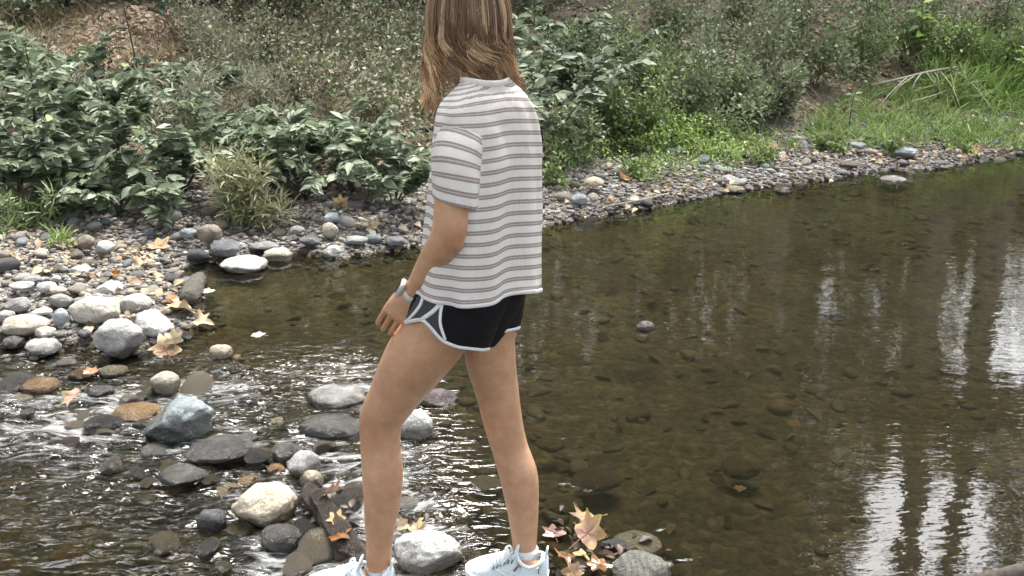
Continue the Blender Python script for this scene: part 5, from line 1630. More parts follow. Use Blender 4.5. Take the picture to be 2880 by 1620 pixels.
V, Fs = merge(parts)
body = part('body', V, Fs, m_skin)
md = body.modifiers.new('merge', 'REMESH'); md.mode = 'VOXEL'; md.voxel_size = 0.0032
sm = body.modifiers.new('soften', 'SMOOTH'); sm.factor = .5; sm.iterations = 5
bpy.context.view_layer.update()
dg = bpy.context.evaluated_depsgraph_get()
me = bpy.data.meshes.new_from_object(body.evaluated_get(dg))
body.modifiers.clear()
body.data = me
me.name = 'body'
co_ = np.zeros(len(me.vertices) * 3, np.float32); me.vertices.foreach_get('co', co_); co_ = co_.reshape(-1, 3)
red = np.zeros(len(co_))
for q_, r_ in ((kneL + [-.05, 0, 0], .055), (kneR + [-.05, 0, 0], .055), (elL + [.03, -.02, 0], .04), (PX(1095, 925, 2.29), .05), (ankL + [0, -.03, -.02], .03), (ankR + [0, -.03, -.02], .03), (kneL + [.05, -.02, 0], .03)):
    red = np.maximum(red, np.exp(-(np.linalg.norm(co_ - q_, axis=1) / r_) ** 2))
red *= .7 + .6 * fbm(co_[:, 0] * 40, co_[:, 1] * 40, co_[:, 2] * 40, 3, 3)
c4 = np.ones((len(co_), 4), np.float32)
c4[:, 0] = 1 + .02 * red; c4[:, 1] = 1 - .15 * red; c4[:, 2] = 1 - .18 * red
ca_ = me.color_attributes.new('col', 'FLOAT_COLOR', 'POINT')
ca_.data.foreach_set('color', c4.ravel())
if not me.materials: me.materials.append(m_skin)
me.polygons.foreach_set('use_smooth', np.ones(len(me.polygons), bool))

# eyes (turned away from the camera)
m_eye = plain_mat('eye', (.5, .5, .48), (.6, .6, .58), 30, .2, 0)
for s_ in (1, -1):
    V, Fc = ICO[2]
    part('eye', V * .012 + hpt(.078, s_ * .031, .008), Fc, m_eye)

# ---- tee
m_tee, nt, p, _ = new_mat('striped_jersey')
at = N(nt, 'ShaderNodeAttribute', attribute_name='tex')
sep = N(nt, 'ShaderNodeSeparateXYZ'); nt.links.new(at.outputs['Vector'], sep.inputs[0])
fr_ = math_n(nt, 'FRACT', math_n(nt, 'DIVIDE', sep.outputs[1], 0.0285))
STR = (.31, .265, .255)
CL = (.73, .71, .685)
c = ramp(nt, fr_, [(0.0, CL), (0.30, STR), (0.44, (.50, .465, .45)), (0.54, STR), (0.68, CL)], 'CONSTANT')
tc = N(nt, 'ShaderNodeTexCoord').outputs['Object']
mpw = N(nt, 'ShaderNodeMapping'); mpw.inputs['Scale'].default_value = (1, 1, .45); mpw.inputs['Rotation'].default_value = (.5, .3, 0)
nt.links.new(tc, mpw.inputs['Vector'])
n1 = noise_t(nt, mpw.outputs[0], 16, 3, .5, .8); n2 = noise_t(nt, tc, 420, 2)
c = mix_c(nt, 1.0, c, ramp(nt, n2, [(0.3, (.88, .88, .88)), (0.7, (1.05, 1.05, 1.05))]), 'MULTIPLY')
nt.links.new(c, p.inputs['Base Color'])
p.inputs['Roughness'].default_value = 0.9
p.inputs['Specular IOR Level'].default_value = 0.15
bump(nt, p, math_n(nt, 'ADD', math_n(nt, 'MULTIPLY', n2, .12), math_n(nt, 'MULTIPLY', n1, 1.0)), 0.55, 0.014)

NA, NR = 128, 90
rows = np.array([[*t[0], t[1], t[2]] for t in tor])
rows = cat_rom(rows, NR)
ph = np.linspace(0, 2 * math.pi, NA, endpoint=False)
cph, sph = np.cos(ph), np.sin(ph)
e = 2 / 2.3
ce, se = np.sign(cph) * np.abs(cph) ** e, np.sign(sph) * np.abs(sph) ** e
TT = np.linspace(0, 1, NR)                                  # 0 hem, 1 neck
hemk = np.clip(1 - TT / .8, 0, 1) ** 1.1
Vt = np.zeros((NR, NA, 3))
for i in range(NR):
    cx = rows[i, :3]; a, b = rows[i, 3], rows[i, 4]
    fold = .0075 * np.exp(-((np.mod(ph - 1.2 * TT[i] - .4, 1.9) - .95) / .22) ** 2) * np.clip(TT[i] * 2.5, 0, 1) * np.clip((.85 - TT[i]) * 5, 0, 1) + .0085 * hemk[i] * (np.sin(ph * 6 + .7 + 1.4 * np.sin(TT[i] * 3)) + .8 * np.sin(ph * 11 + 2.1 + TT[i] * 2)) + .0050 * fbm(cph * 2.4 + 5, sph * 2.4 + TT[i] * 2, np.full(NA, TT[i] * 4.0), 3, 12) + .0040 * fbm(cph * 5 + 5 + TT[i] * 3, sph * 5, np.full(NA, TT[i] * 6.0), 2, 13)
    kk = np.clip((.97 - TT[i]) * 4, 0.1, 1)
    Vt[i] = cx + ((a + fold * kk) * ce)[:, None] * LV_ + ((b + fold * kk) * se)[:, None] * FV_
    # the yoke lies on the shoulders: front and back sit a little lower than the shoulder line
    Vt[i, :, 2] -= .035 * np.clip((TT[i] - .72) / .28, 0, 1) * np.abs(sph) ** 2 * (1 - .75 * np.clip((TT[i] - .9) / .1, 0, 1))
# the tee hangs a little higher on the near side
Vt[:, :, 2] += .17 * (TY - Vt[:, :, 1]) * (1 - TT)[:, None]
# wavy hem
Vt[:, :, 2] += (.010 * np.sin(ph * 3 + .5) + .002 * np.sin(ph * 7))[None] * hemk[:, None] ** 3
seg = np.linalg.norm(np.diff(Vt, axis=0), axis=2)
vv = np.vstack([np.zeros((1, NA)), np.cumsum(seg, 0)])
vv = .35 * vv + .65 * vv.mean(1)[:, None]
vv = vv + (.10 * np.clip((TT - .60) / .40, 0, 1)[:, None]) * np.maximum(np.cos(ph - .35), 0)[None] ** 2
uvt = np.stack([np.tile(ph, (NR, 1)), vv + .004], -1).reshape(-1, 2)
i0 = np.arange(NR - 1)[:, None] * NA; j0 = np.arange(NA)[None]
Qt = np.stack([i0 + j0, i0 + (j0 + 1) % NA, i0 + NA + (j0 + 1) % NA, i0 + NA + j0], -1).reshape(-1, 4)
# hem bands and neck band
m_band = plain_mat('tee_band', (.66, .65, .65), (.74, .73, .73), 60, .9, .2)
def band(name, loop, r, mat, parent=None):
    loop = np.array(loop)
    m = len(loop)
    Tn = np.roll(loop, -1, 0) - np.roll(loop, 1, 0); Tn /= np.linalg.norm(Tn, axis=1)[:, None]
    X = np.tile(UP, (m, 1)); X = X - (X * Tn).sum(1)[:, None] * Tn; X /= np.linalg.norm(X, axis=1)[:, None]
    Y = np.cross(Tn, X)
    aa = np.linspace(0, 2 * math.pi, 8, endpoint=False)
    V = loop[:, None] + r[0] * np.cos(aa)[None, :, None] * X[:, None] + r[1] * np.sin(aa)[None, :, None] * Y[:, None]
    i = np.arange(m)[:, None] * 8; i2 = ((np.arange(m) + 1) % m)[:, None] * 8
    j = np.arange(8)[None]; j2 = (j + 1) % 8
    return part(name, V.reshape(-1, 3), np.stack([i + j, i + j2, i2 + j2, i2 + j], -1).reshape(-1, 4), mat, parent)
band('neckband', Vt[-1], (.008, .003), m_band)
band('hem_seam', Vt[0], (.0055, .0016), m_band)
# sleeve
def sleeve(pts, rad, tilt, seed):
    nS, nA = 46, 64
    pr = cat_rom(np.hstack([np.array(pts), np.array(rad)]), nS)
    c_, r_ = pr[:, :3], pr[:, 3:]
    T = np.gradient(c_, axis=0); T /= np.linalg.norm(T, axis=1)[:, None]
    X = FV_[None] - (T @ FV_)[:, None] * T; X /= np.linalg.norm(X, axis=1)[:, None]
    Y = np.cross(T, X)
    al = np.linspace(0, 2 * math.pi, nA, endpoint=False)
    V = np.zeros((nS, nA, 3)); t = np.linspace(0, 1, nS)
    for i in range(nS):
        fo = min(1, t[i] * 3) * .004 * fbm(np.cos(al) * 2 + seed, np.sin(al) * 2, np.full(nA, t[i] * 3.), 3, seed) + .003 * t[i] * np.sin(al * 4 + seed)
        V[i] = c_[i] + (r_[i, 0] + fo)[:, None] * np.cos(al)[:, None] * X[i] + (r_[i, 1] + fo)[:, None] * np.sin(al)[:, None] * Y[i]
        V[i, :, 2] -= tilt * t[i] * (V[i, :, 0] - c_[i, 0])
    sg = np.vstack([np.zeros((1, nA)), np.cumsum(np.linalg.norm(np.diff(V, axis=0), axis=2), 0)])
    sg = np.tile(sg.mean(1)[:, None], (1, nA))
    i = np.arange(nS - 1)[:, None] * nA; j = np.arange(nA)[None]
    Q = np.stack([i + j, i + (j + 1) % nA, i + nA + (j + 1) % nA, i + nA + j], -1).reshape(-1, 4)
    return V, Q, np.stack([np.tile(al, (nS, 1)), sg + .009], -1).reshape(-1, 2)
V, Q, uvs = sleeve([PX(1330, 305, 2.33), PX(1312, 335, 2.298), PX(1292, 388, 2.25), PX(1281, 450, 2.22), PX(1280, 510, 2.205), PX(1280, 570, 2.20)], [(.030, .032), (.050, .046), (.062, .057), (.061, .056), (.059, .0525), (.058, .0525)], .24, 21)
tee_parts = [(Vt.reshape(-1, 3), Qt, uvt), (V.reshape(-1, 3), Q, uvs)]
dR = elR - shR
V, Q, uvs = sleeve([shR + [-.02, -.02, .0], shR + dR * .2, shR + dR * .5, shR + dR * .85], [(.05, .05), (.058, .054), (.056, .052), (.058, .054)], 0, 22)
tee_parts.append((V.reshape(-1, 3), Q, uvs))
# close the three tubes, melt them into one garment, then open hem, neck and cuffs again
closed = []
for (V, Q, u_), nA_ in zip(tee_parts, (NA, 64, 64)):
    k = len(V)
    Vc = np.vstack([V, V[:nA_].mean(0), V[-nA_:].mean(0)])
    j = np.arange(nA_)
    caps = np.vstack([np.stack([np.full(nA_, k), (j + 1) % nA_, j], -1), np.stack([np.full(nA_, k + 1), k - nA_ + j, k - nA_ + (j + 1) % nA_], -1)])
    closed.append((Vc, [Q, caps]))
V, Fs = merge(closed)
tee = part('t_shirt', V, Fs, m_tee)
md = tee.modifiers.new('melt', 'REMESH'); md.mode = 'VOXEL'; md.voxel_size = 0.0036
sm = tee.modifiers.new('soften', 'SMOOTH'); sm.factor = .5; sm.iterations = 14
bpy.context.view_layer.update()
dg = bpy.context.evaluated_depsgraph_get()
me = bpy.data.meshes.new_from_object(tee.evaluated_get(dg))
bpy.data.objects.remove(tee)
co_ = np.zeros(len(me.vertices) * 3, np.float32); me.vertices.foreach_get('co', co_); co_ = co_.reshape(-1, 3).astype(float)
fq = np.array([p_.vertices[:] for p_ in me.polygons if len(p_.vertices) == 4])
trees_ = [BVHTree.FromPolygons([Vector(v) for v in V_], [tuple(int(i) for i in f) for f in Q_]) for V_, Q_, u_ in tee_parts]
tex = np.zeros((len(co_), 2)); dist = np.zeros(len(co_))
for i, q_ in enumerate(co_):
    best = None
    for k_, bt in enumerate(trees_):
        h_ = bt.find_nearest(Vector(q_))
        if h_[0] is not None and (best is None or h_[3] < best[0] - (.004 if k_ == 2 else 0)):
            best = (h_[3], k_, h_[2], h_[0])
    V_, Q_, u_ = tee_parts[best[1]]
    vs_ = Q_[best[2]]
    w_ = 1 / (np.linalg.norm(V_[vs_] - np.array(best[3]), axis=1) + 1e-5) ** 1
    # bilinear along the rows: the stripe coordinate only changes from row to row
    a0, a1 = V_[vs_[0]] * .5 + V_[vs_[1]] * .5, V_[vs_[2]] * .5 + V_[vs_[3]] * .5
    e_ = a1 - a0
    t_ = float(np.clip((np.array(best[3]) - a0) @ e_ / (e_ @ e_ + 1e-12), 0, 1))
    tex[i, 1] = u_[vs_[:2], 1].mean() * (1 - t_) + u_[vs_[2:], 1].mean() * t_
    dist[i] = best[0]
bpy.data.meshes.remove(me)
drop = np.zeros(len(co_), bool)
for (V_, Q_, u_), n_, e_ in ((tee_parts[0], NA, 0), (tee_parts[0], NA, 1), (tee_parts[1], 64, 1), (tee_parts[2], 64, 1)):
    rg = V_[-n_:] if e_ else V_[:n_]
    nx_ = V_[-2 * n_:-n_] if e_ else V_[n_:2 * n_]
    cc_ = rg.mean(0); ax_ = cc_ - nx_.mean(0); ax_ /= np.linalg.norm(ax_)
    rr_ = np.linalg.norm(rg - cc_, axis=1).max()
    dv_ = co_ - cc_
    al_ = dv_ @ ax_
    drop |= (dist > .007) & (np.abs(al_) < .06) & (np.linalg.norm(dv_ - al_[:, None] * ax_, axis=1) < rr_ * 1.05)
okf = ~drop[fq].any(1)
fq = fq[okf]
used = np.unique(fq)
mp_i = np.full(len(co_), -1); mp_i[used] = np.arange(len(used))
tee = part('t_shirt', co_[used], mp_i[fq], m_tee, uv=tex[used])
so = tee.modifiers.new('cloth', 'SOLIDIFY'); so.thickness = .0022; so.offset = -1

# ---- shorts
m_blk = plain_mat('black_cloth', (.007, .007, .008), (.012, .012, .014), 40, .8, .25)
m_blk.node_tree.nodes['Principled BSDF'].inputs['Specular IOR Level'].default_value = .12
m_chr = plain_mat('charcoal_mesh_cloth', (.030, .032, .036), (.042, .044, .05), 90, .8, .3)
m_trim = plain_mat('white_trim', (.66, .67, .68), (.76, .77, .78), 120, .8, .2)
def leg_tube(pts, rad, hem, n_=96, m_=70):
    pr = cat_rom(np.hstack([np.array(pts), np.array(rad)]), m_)
    V, Fs = loft([q[:3] for q in pr], [tuple(q[3:]) for q in pr], n=n_, ref=(1, 0, .001), caps=False)
    V = V.reshape(m_, n_, 3)
    hx = np.array([q[0] for q in hem], float); hy = np.array([q[1] for q in hem], float)
    cut = np.zeros((n_, 3)); new = V.copy()
    for j in range(n_):
        pj = np.array([proj(q) for q in V[:, j]])
        lim = np.interp(pj[:, 0], hx, hy)
        below = np.where(pj[:, 1] > lim)[0]
        if len(below) and below[0] > 0:
            i = below[0]
            da, db = lim[i - 1] - pj[i - 1, 1], pj[i, 1] - lim[i]
            g = i - 1 + da / (da + db + 1e-9)
        else:
            g = m_ - 1.001
        t = np.linspace(0, g, m_)
        k = np.minimum(t.astype(int), m_ - 2)
        new[:, j] = V[k, j] + (V[k + 1, j] - V[k, j]) * (t - k)[:, None]
    return new, Fs
VL, FL_ = leg_tube([PX(1325, 740, 2.33), PX(1308, 800, 2.315), PX(1280, 870, 2.305), PX(1257, 940, 2.31), PX(1232, 1020, 2.32)], [(.115, .11), (.120, .116), (.119, .120), (.117, .118), (.114, .114)],
                   [(1050, 930), (1135, 908), (1188, 897), (1215, 925), (1240, 957), (1285, 976), (1360, 984), (1400, 975)])
VR, FR_ = leg_tube([PX(1392, 740, 2.40), PX(1394, 800, 2.405), PX(1388, 870, 2.41), PX(1378, 930, 2.415), PX(1378, 990, 2.42)], [(.085, .10), (.083, .10), (.080, .098), (.077, .092), (.078, .088)],
                   [(1280, 950), (1385, 937), (1445, 926), (1490, 912)])
mi = []
for o_i, (Vx, Fx) in enumerate(((VL, FL_), (VR, FR_))):
    V = Vx.reshape(-1, 3)
    q = Fx[0]
    idx = np.zeros(len(q), int)
    if o_i == 0:
        cen = V[q].mean(1)
        pj = np.array([proj(c_) for c_ in cen])
        front = cen[:, 1] < 2.36
        poly = np.array([(1100, 960), (1195, 800), (1250, 800), (1240, 880), (1240, 920), (1256, 965), (1190, 930)])
        idx = (inside(pj[:, 0], pj[:, 1], poly) & front).astype(int)
    o = part('shorts_leg', V, Fx, None, mats=[m_blk, m_chr], mat_idx=idx)
    sx = o.modifiers.new('cloth', 'SOLIDIFY'); sx.thickness = .003; sx.offset = -1
    lp = Vx[-1].copy()
    for _ in range(3): lp = (np.roll(lp, 1, 0) + 2 * lp + np.roll(lp, -1, 0)) / 4
    band('white_hem', lp, (.0050, .0024), m_trim)
V, Fs = loft([PX(1352, 990, 2.36), PX(1348, 930, 2.36), PX(1348, 850, 2.355), PX(1347, 770, 2.35), PX(1347, 700, 2.34)], [(.03, .03), (.085, .07), (.135, .10), (.137, .10), (.12, .088)], n=40, m=30, ref=tuple(LV_))
V[:, 2] = np.maximum(V[:, 2], V[:, 2].max() - .30)
part('shorts_seat', V, Fs, m_blk)
bvh = BVHTree.FromPolygons([Vector(v) for v in VL.reshape(-1, 3)], [tuple(int(i) for i in f) for f in FL_[0]])
def piping(pxs, r=.0042):
    pts = []
    q = cat_rom(np.array(pxs, float), 26)
    for px, py in q:
        d = ray(px, py).normalized()
        hit = bvh.ray_cast(Vector((0, 0, H)), d)
        if hit[0] is not None:
            pts.append(A3(hit[0]) - A3(d) * .001)
    if len(pts) > 4:
        V, Fs = loft(pts, [(r, .0022)] * len(pts), n=10, ref=(.9, -.35, 0.1))
        part('white_piping', V, Fs, m_trim)
piping([(1247, 842), (1239, 880), (1239, 915), (1252, 955)])
piping([(1190, 896), (1215, 878), (1236, 856), (1248, 838)], .0055)
piping([(1140, 905), (1168, 902), (1190, 896)], .0055)
piping([(1192, 825), (1182, 858), (1160, 888), (1142, 903)], .0045)

# ---- wristwatch
m_met = plain_mat('brushed_watch_metal', (.42, .40, .37), (.55, .53, .49), 200, .35, .1)
m_band_w = plain_mat('watch_band_cloth', (.50, .47, .42), (.60, .57, .52), 260, .7, .3)
m_glass = plain_mat('dark_watch_glass', (.01, .01, .012), (.015, .015, .018), 20, .08, 0)
wc = PX(1158, 824, 2.292)
wd = (PX(1118, 890, 2.30) - elL); wd /= np.linalg.norm(wd)
ax_x = FV_ - wd * (FV_ @ wd); ax_x /= np.linalg.norm(ax_x)
ax_y = np.cross(wd, ax_x)
aa = np.linspace(0, 2 * math.pi, 40, endpoint=False)
watch = part('watch_band', *(lambda V, Q: (V, Q))(*(lambda L: (np.concatenate([L - wd * .010, L + wd * .010, (L - wc) * .93 + wc + wd * .010, (L - wc) * .93 + wc - wd * .010]),
      np.concatenate([np.stack([k * 40 + np.arange(40), k * 40 + (np.arange(40) + 1) % 40, ((k + 1) % 4) * 40 + (np.arange(40) + 1) % 40, ((k + 1) % 4) * 40 + np.arange(40)], -1) for k in range(4)])))(wc + .0305 * np.cos(aa)[:, None] * ax_x + .0265 * np.sin(aa)[:, None] * ax_y)), m_band_w)
co = np.array([-.90, -.05, .42]); co = co - wd * (co @ wd); co /= np.linalg.norm(co)     # case faces forward and up on the wrist
cc0 = wc + co * .0285
V, Fs = loft([cc0 - co * .003, cc0, cc0 + co * .006, cc0 + co * .0085], [(.019, .022), (.020, .0225), (.020, .0225), (.018, .0205)], n=28, ref=tuple(np.cross(co, wd)), power=3.5)
part('watch_case', V, Fs, m_met)
V, Fs = loft([cc0 + co * .0082, cc0 + co * .0098], [(.0165, .019), (.015, .0175)], n=28, ref=tuple(np.cross(co, wd)), power=3.5)
part('watch_face', V, Fs, m_glass)

# ---- shoes
m_shoe = plain_mat('pale_blue_knit', (.60, .70, .73), (.70, .78, .80), 150, .75, .35)
m_sole = plain_mat('white_foam', (.72, .76, .76), (.80, .83, .82), 30, .6, .1)
m_out = plain_mat('mauve_rubber', (.16, .075, .11), (.21, .10, .14), 60, .6, .2)
m_lace = plain_mat('pale_lace', (.66, .72, .74), (.74, .78, .80), 200, .8, .2)
m_sock = plain_mat('white_sock', (.62, .65, .66), (.72, .74, .74), 200, .9, .4)
m_mark = plain_mat('dark_shoe_print', (.05, .055, .07), (.08, .085, .10), 100, .6, .1)
def shoe(he, to, ank, side):
    fx = to - he; L = np.linalg.norm(fx); fx = fx / L
    fy = np.cross(UP, fx)
    def T(x, y, z): return he + fx * x * L + fy * y + UP * z
    root = empty('shoe', Vector(he))
    root.parent = person
    root.matrix_parent_inverse = Matrix.Translation(-P_ROOT)
    def sp(name, V, Fs, mat):
        o = mesh_np(name, V - he, Fs, mat, root)
        return o
    S = np.array([0, .03, .10, .22, .34, .46, .58, .70, .82, .92, .98, 1.0])
    hw = np.array([.014, .027, .034, .036, .036, .038, .043, .047, .046, .037, .022, .008])
    tp = np.array([.092, .105, .095, .086, .098, .098, .086, .073, .063, .055, .046, .036])
    g = np.linspace(0, 1, 40)
    hwg, tpg = np.interp(g, S, hw), np.interp(g, S, tp)
    al = np.linspace(0, math.pi, 22)
    V = []
    for x, w, t in zip(g, hwg, tpg):
        bow = .004 * math.sin(x * 3)
        for a in al:
            V.append(T(x, math.copysign(abs(math.cos(a)) ** .75, math.cos(a)) * w + bow * side, .028 + (t - .028) * math.sin(a) ** .8))
    V = np.array(V)
    i = np.arange(39)[:, None] * 22; j = np.arange(21)[None]
    Q = np.stack([i + j, i + j + 1, i + 22 + j + 1, i + 22 + j], -1).reshape(-1, 4)
    cen = V[Q].mean(1)
    lx = (cen - he) @ fx / L; lz = (cen - he)[:, 2]; ly = (cen - he) @ fy
    open_ = (lx > .07) & (lx < .36) & (lz > .074) & (np.abs(ly) < .027)
    o = sp('upper', V, Q[~open_], m_shoe)
    so_ = o.modifiers.new('knit', 'SOLIDIFY'); so_.thickness = .004; so_.offset = 0
    # collar pad
    cl = [T(.055, 0, .098), T(.09, .026, .090), T(.2, .034, .078), T(.30, .032, .084), T(.37, .018, .100), T(.385, 0, .104), T(.37, -.018, .100), T(.30, -.032, .084), T(.2, -.034, .078), T(.09, -.026, .090)]
    cl = cat_rom(np.array(cl + [cl[0]]), 41)[:-1]
    Vb, Fb = loft(np.vstack([cl, cl[:1]]), [.0055] * 41, n=8)
    sp('collar', Vb, Fb, m_shoe)
    Vb, Fb = loft([T(.42, 0, .093), T(.385, 0, .108), T(.365, 0, .126)], [(.022, .004), (.024, .005), (.021, .004)], n=16, m=10, ref=tuple(fy))
    sp('tongue', Vb, Fb, m_shoe)
    Vb, Fb = loft([T(.035, 0, .085), T(.02, 0, .108), T(.005, 0, .128)], [(.014, .004), (.013, .004), (.010, .003)], n=12, m=8, ref=tuple(fy))
    sp('heel_tab', Vb, Fb, m_shoe)
    # sock
    Vb, Fb = loft([ank * [1, 1, 0] + UP * (he[2] + .060), ank * [1, 1, 0] + UP * (he[2] + .100), ], [(.043, .040), (.0385, .0365)], n=24, m=6, ref=tuple(fx))
    sp('sock', Vb, Fb, m_sock)
    # midsole with a flared heel and rocker toe
    V = []
    prof = [(.0, .96), (.006, 1.0), (.020, 1.03), (.034, 1.0), (.040, .93)]
    g2 = np.linspace(-.015, 1.03, 44)
    w2 = np.interp(g2, [-.015, .0, .04, .15, .35, .5, .7, .85, .95, 1.01, 1.03], [.012, .028, .040, .044, .040, .042, .051, .049, .038, .022, .006])
    for x, w in zip(g2, w2):
        lift = .018 * max(0, (x - .72) / .3) ** 2 + .012 * max(0, (.08 - x) / .1) ** 2
        for z, k in prof: V.append(T(x, w * k, z + lift * (1 - z / .05)))
        for z, k in prof[::-1]: V.append(T(x, -w * k, z + lift * (1 - z / .05)))
    V = np.array(V); n_ = len(prof) * 2
    i = np.arange(43)[:, None] * n_; j = np.arange(n_)[None]
    Q = np.stack([i + j, i + n_ + j, i + n_ + (j + 1) % n_, i + (j + 1) % n_], -1).reshape(-1, 4)
    sp('midsole', V, Q, m_sole)
    V, Fs = loft([T(-.012, 0, .014), T(.04, 0, .012), T(.16, 0, .009)], [(.024, .013), (.0425, .014), (.0465, .008)], n=20, m=10, ref=tuple(fy), power=3)
    sp('outsole', V, Fs, m_out)
    # laces: crossing rows, eyelet dashes and a bow
    for k in range(6):
        x = .42 + k * .045
        zt = np.interp(x, S, tp) + .003
        y = .022 + .002 * k
        for a_, b_ in ((1, -1), (-1, 1)):
            V, Fs = loft([T(x, a_ * y, zt - .010), T(x + .012, a_ * y * .5, zt), T(x + .03, b_ * y * .5, zt - .003), T(x + .042, b_ * y, zt - .016)], [.0022] * 4, n=6, m=9)
            sp('lace', V, Fs, m_lace)
        for a_ in (1, -1):
            V, Fs = loft([T(x + .004, a_ * (y + .001), zt - .009), T(x + .016, a_ * (y + .008), zt - .017)], [(.0024, .0015)] * 2, n=6)
            sp('eyelet', V, Fs, m_mark)
    for a_ in (1, -1):
        V, Fs = loft([T(.43, 0, .103), T(.48, a_ * .028, .105), T(.55, a_ * .043, .086), T(.51, a_ * .028, .092), T(.44, 0, .103)], [.002] * 5, n=6, m=22)
        sp('lace', V, Fs, m_lace)
        V, Fs = loft([T(.43, 0, .104), T(.49, a_ * .02, .108), T(.56, a_ * .035, .082)], [.002] * 3, n=6, m=10)
        sp('lace', V, Fs, m_lace)
    # overlay seams on the side wall and two small dark tabs
    for a_ in (1, -1):
        V, Fs = loft([T(.16, a_ * .0365, .052), T(.34, a_ * .038, .046), T(.52, a_ * .0435, .058), T(.60, a_ * .043, .070)], [(.0022, .0012)] * 4, n=6, m=14)
        sp('seam', V, Fs, m_lace)
        V, Fs = loft([T(.36, a_ * .0345, .078), T(.40, a_ * .037, .064)], [(.004, .0022)] * 2, n=6)
        sp('side_mark', V, Fs, m_mark)
        V, Fs = loft([T(.10, a_ * .034, .060), T(.10, a_ * .0345, .076)], [(.0022, .0016)] * 2, n=6)
        sp('side_mark', V, Fs, m_mark)
    return root
shoe(heelL, toeL, PX(1066, 1575, 2.33), 1)
shoe(heelR, toeR, PX(1477, 1572, 2.392), -1)

# ---- hair: a scalp cap and some thousands of strands in locks
m_hair, nt, p, _ = new_mat('hair')
vc = N(nt, 'ShaderNodeVertexColor', layer_name='col').outputs[0]
nt.links.new(vc, p.inputs['Base Color'])
p.inputs['Roughness'].default_value = 0.42
p.inputs['Specular IOR Level'].default_value = 0.45
V, Fc = ICO[4]
keep = ~((V[:, 0] > .55) & (V[:, 2] < .45))
fk = keep[Fc].all(1)
cap = np.stack([V[:, 0] * .101, V[:, 1] * .084, V[:, 2] * .126], -1)
part('scalp', headC + cap[:, :1] * HF + cap[:, 1:2] * HL + cap[:, 2:] * UP, Fc[fk], m_hair, cols=np.tile([.035, .02, .012], (len(V), 1)))

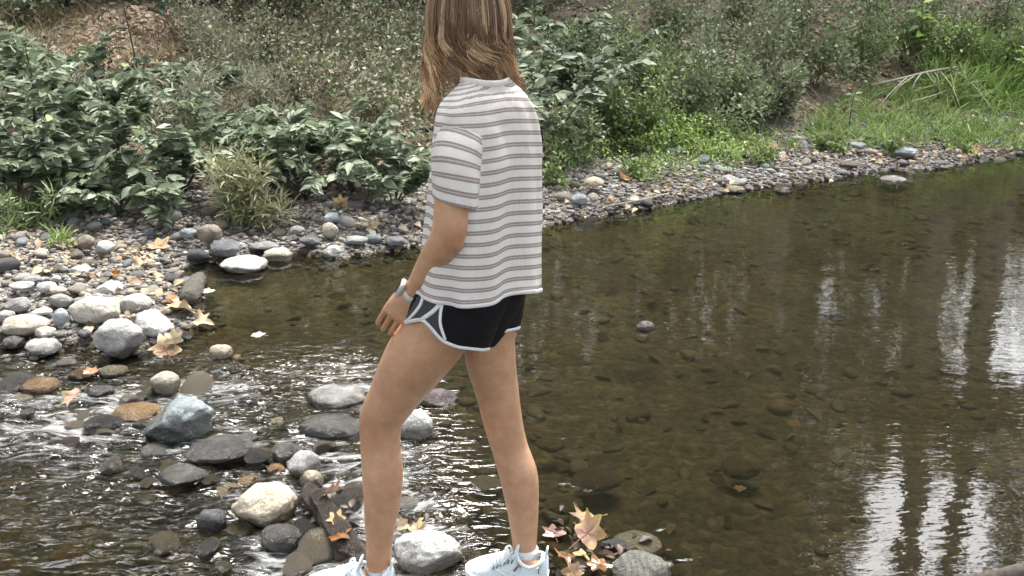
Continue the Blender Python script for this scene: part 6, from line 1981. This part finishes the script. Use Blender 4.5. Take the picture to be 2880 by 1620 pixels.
hr = np.random.default_rng(5)
allV, allC, cnt = [], [], 0
NP = 16
z_at = lambda py: float(on_y(1320, py, 2.38).z)
zb, zl, zr = z_at(214), z_at(318), z_at(272)
LOCKS = 170
for k in range(LOCKS):
    az = hr.uniform(math.radians(48), math.radians(318))          # 0 = face; 90 = her left
    lv = hr.uniform(0, 1) ** .7                                   # 1 = outermost layer
    deg = math.degrees(az)
    if deg < 92:   zend = zl + hr.uniform(-.02, .07) if hr.random() < .6 else zb + hr.uniform(-.01, .02)
    elif deg < 128: zend = z_at(196) + hr.uniform(-.01, .03)
    elif deg < 235: zend = zb + hr.uniform(-.008, .055)
    else:           zend = (zr + hr.uniform(0, .05)) if hr.random() < .4 else zb + hr.uniform(-.01, .03)
    br = hr.random()
    if br < .42: c_root, c_end = np.array([.095, .056, .036]), np.array([.19, .115, .066])
    elif br < .74: c_root, c_end = np.array([.15, .093, .058]), np.array([.38, .245, .14])
    else: c_root, c_end = np.array([.33, .235, .145]), np.array([.66, .48, .29])
    if deg < 105 or deg > 240: c_end = c_end * 1.35 + np.array([.05, .03, .01])
    wv = hr.uniform(.006, .021); wp = hr.uniform(0, 6.28); wf = hr.uniform(1.2, 2.6)
    flare = hr.uniform(-.012, .012); swing = hr.uniform(-.10, .10)
    ns = 26 if k < LOCKS - 22 else 3
    if ns == 3: wv *= 1.6; flare = hr.uniform(-.01, .05)
    for s_ in range(ns):
        a0 = az + hr.normal() * .045
        lay = lv + hr.normal() * .12
        th0 = math.radians(hr.uniform(4, 42))
        ra_f, ra_l, ra_u = .101 + .011 * lay, .084 + .015 * lay, .126 + .012 * lay
        pts = []
        t = np.linspace(0, 1, NP)
        rend = hr.normal() * .006
        ze = zend + hr.normal() * .010 + (hr.random() ** 4) * -.03
        for q in t:
            if q < .45:
                th = th0 + (math.radians(96) - th0) * (q / .45)
                aa_ = a0
                pf, pl, pu = ra_f * math.sin(th) * math.cos(aa_), ra_l * math.sin(th) * math.sin(aa_), ra_u * math.cos(th)
                pt = headC + HF * pf + HL * pl + UP * pu
            else:
                w = (q - .45) / .55
                aa_ = az + (a0 - az) * (1 - .6 * w) + swing * w
                rr_ = 1 - (.10 + .10 * (1 - lay)) * w * (1 if 100 < deg < 240 else .35) + flare * 8 * w * w * .5
                z0 = ra_u * math.cos(math.radians(96)) + headC[2]
                pt = headC * [1, 1, 0] + HF * ra_f * rr_ * math.cos(aa_) + HL * ra_l * rr_ * math.sin(aa_)
                pt[2] = z0 + (ze - z0) * w
                # ends over the right shoulder sweep outwards along it
                if deg > 235 and zend < zb - .015: pt = pt - LV_ * .04 * w ** 3 + FV_ * -.02 * w ** 3
                if deg < 90: pt = pt + HF * .012 * w
            env = max(0, (q - .3) / .7)
            env = env * (1 + .8 * env)
            sway = math.sin(wp + q * wf * 6.28) * wv * env
            pt = pt + (-HF * math.sin(a0) + HL * math.cos(a0)) * (sway + rend * env) + (HF * math.cos(a0) + HL * math.sin(a0)) * (math.cos(wp + q * wf * 6.28) * wv * .6 * env)
            pts.append(pt)
        pts = np.array(pts)
        r0 = hr.uniform(.0010, .0018)
        rad = r0 * np.interp(t, [0, .6, 1], [1, .9, .25])
        T_ = np.gradient(pts, axis=0); T_ /= np.linalg.norm(T_, axis=1)[:, None] + 1e-9
        X_ = np.cross(T_, [0.3, .9, .2]); X_ /= np.linalg.norm(X_, axis=1)[:, None] + 1e-9
        Y_ = np.cross(T_, X_)
        for a_ in (0, 2.094, 4.189):
            allV.append(pts + rad[:, None] * (math.cos(a_) * X_ + math.sin(a_) * Y_))
        cj = (c_root + (c_end - c_root) * (t[:, None] ** 1.1)) * hr.uniform(.85, 1.5)
        allC += [cj] * 3
        cnt += 1
V = np.array(allV).reshape(cnt, 3, NP, 3)
i = (np.arange(cnt) * 3 * NP)[:, None, None]
j = (np.arange(3) * NP)[None, :, None]; j2 = (((np.arange(3) + 1) % 3) * NP)[None, :, None]
k = np.arange(NP - 1)[None, None]
Q = np.stack(np.broadcast_arrays(i + j + k, i + j2 + k, i + j2 + k + 1, i + j + k + 1), -1).reshape(-1, 4)
o = part('hair', V.reshape(-1, 3), Q, m_hair, cols=np.array(allC).reshape(-1, 3))

# rocks that carry the shoes
def tread_stone(px, py, w, top, c, mat, label, seed, bd=.8, ang=.3):
    pt = on_z(px, py, top)
    a = w / 2 / ppm(pt)
    V, Fc = stone_shape(4, seed, ang, .15)
    V = V * np.array([a, a * bd, c])
    V[:, 2] = np.minimum(V[:, 2], c * .86)
    o = mesh_np('rock', V, Fc, MR[mat])
    o.location = (pt.x, pt.y, top - c * .86)
    tag(o, label, 'rock', 'loose rocks in and beside the creek')
tread_stone(1420, 1645, 350, .037, .07, 'beige', 'smooth grey beige rock carrying the back shoe', 401, .62)
tread_stone(1060, 1672, 330, .027, .07, 'beige', 'tan rock carrying the front shoe at the bottom edge', 402, .62)
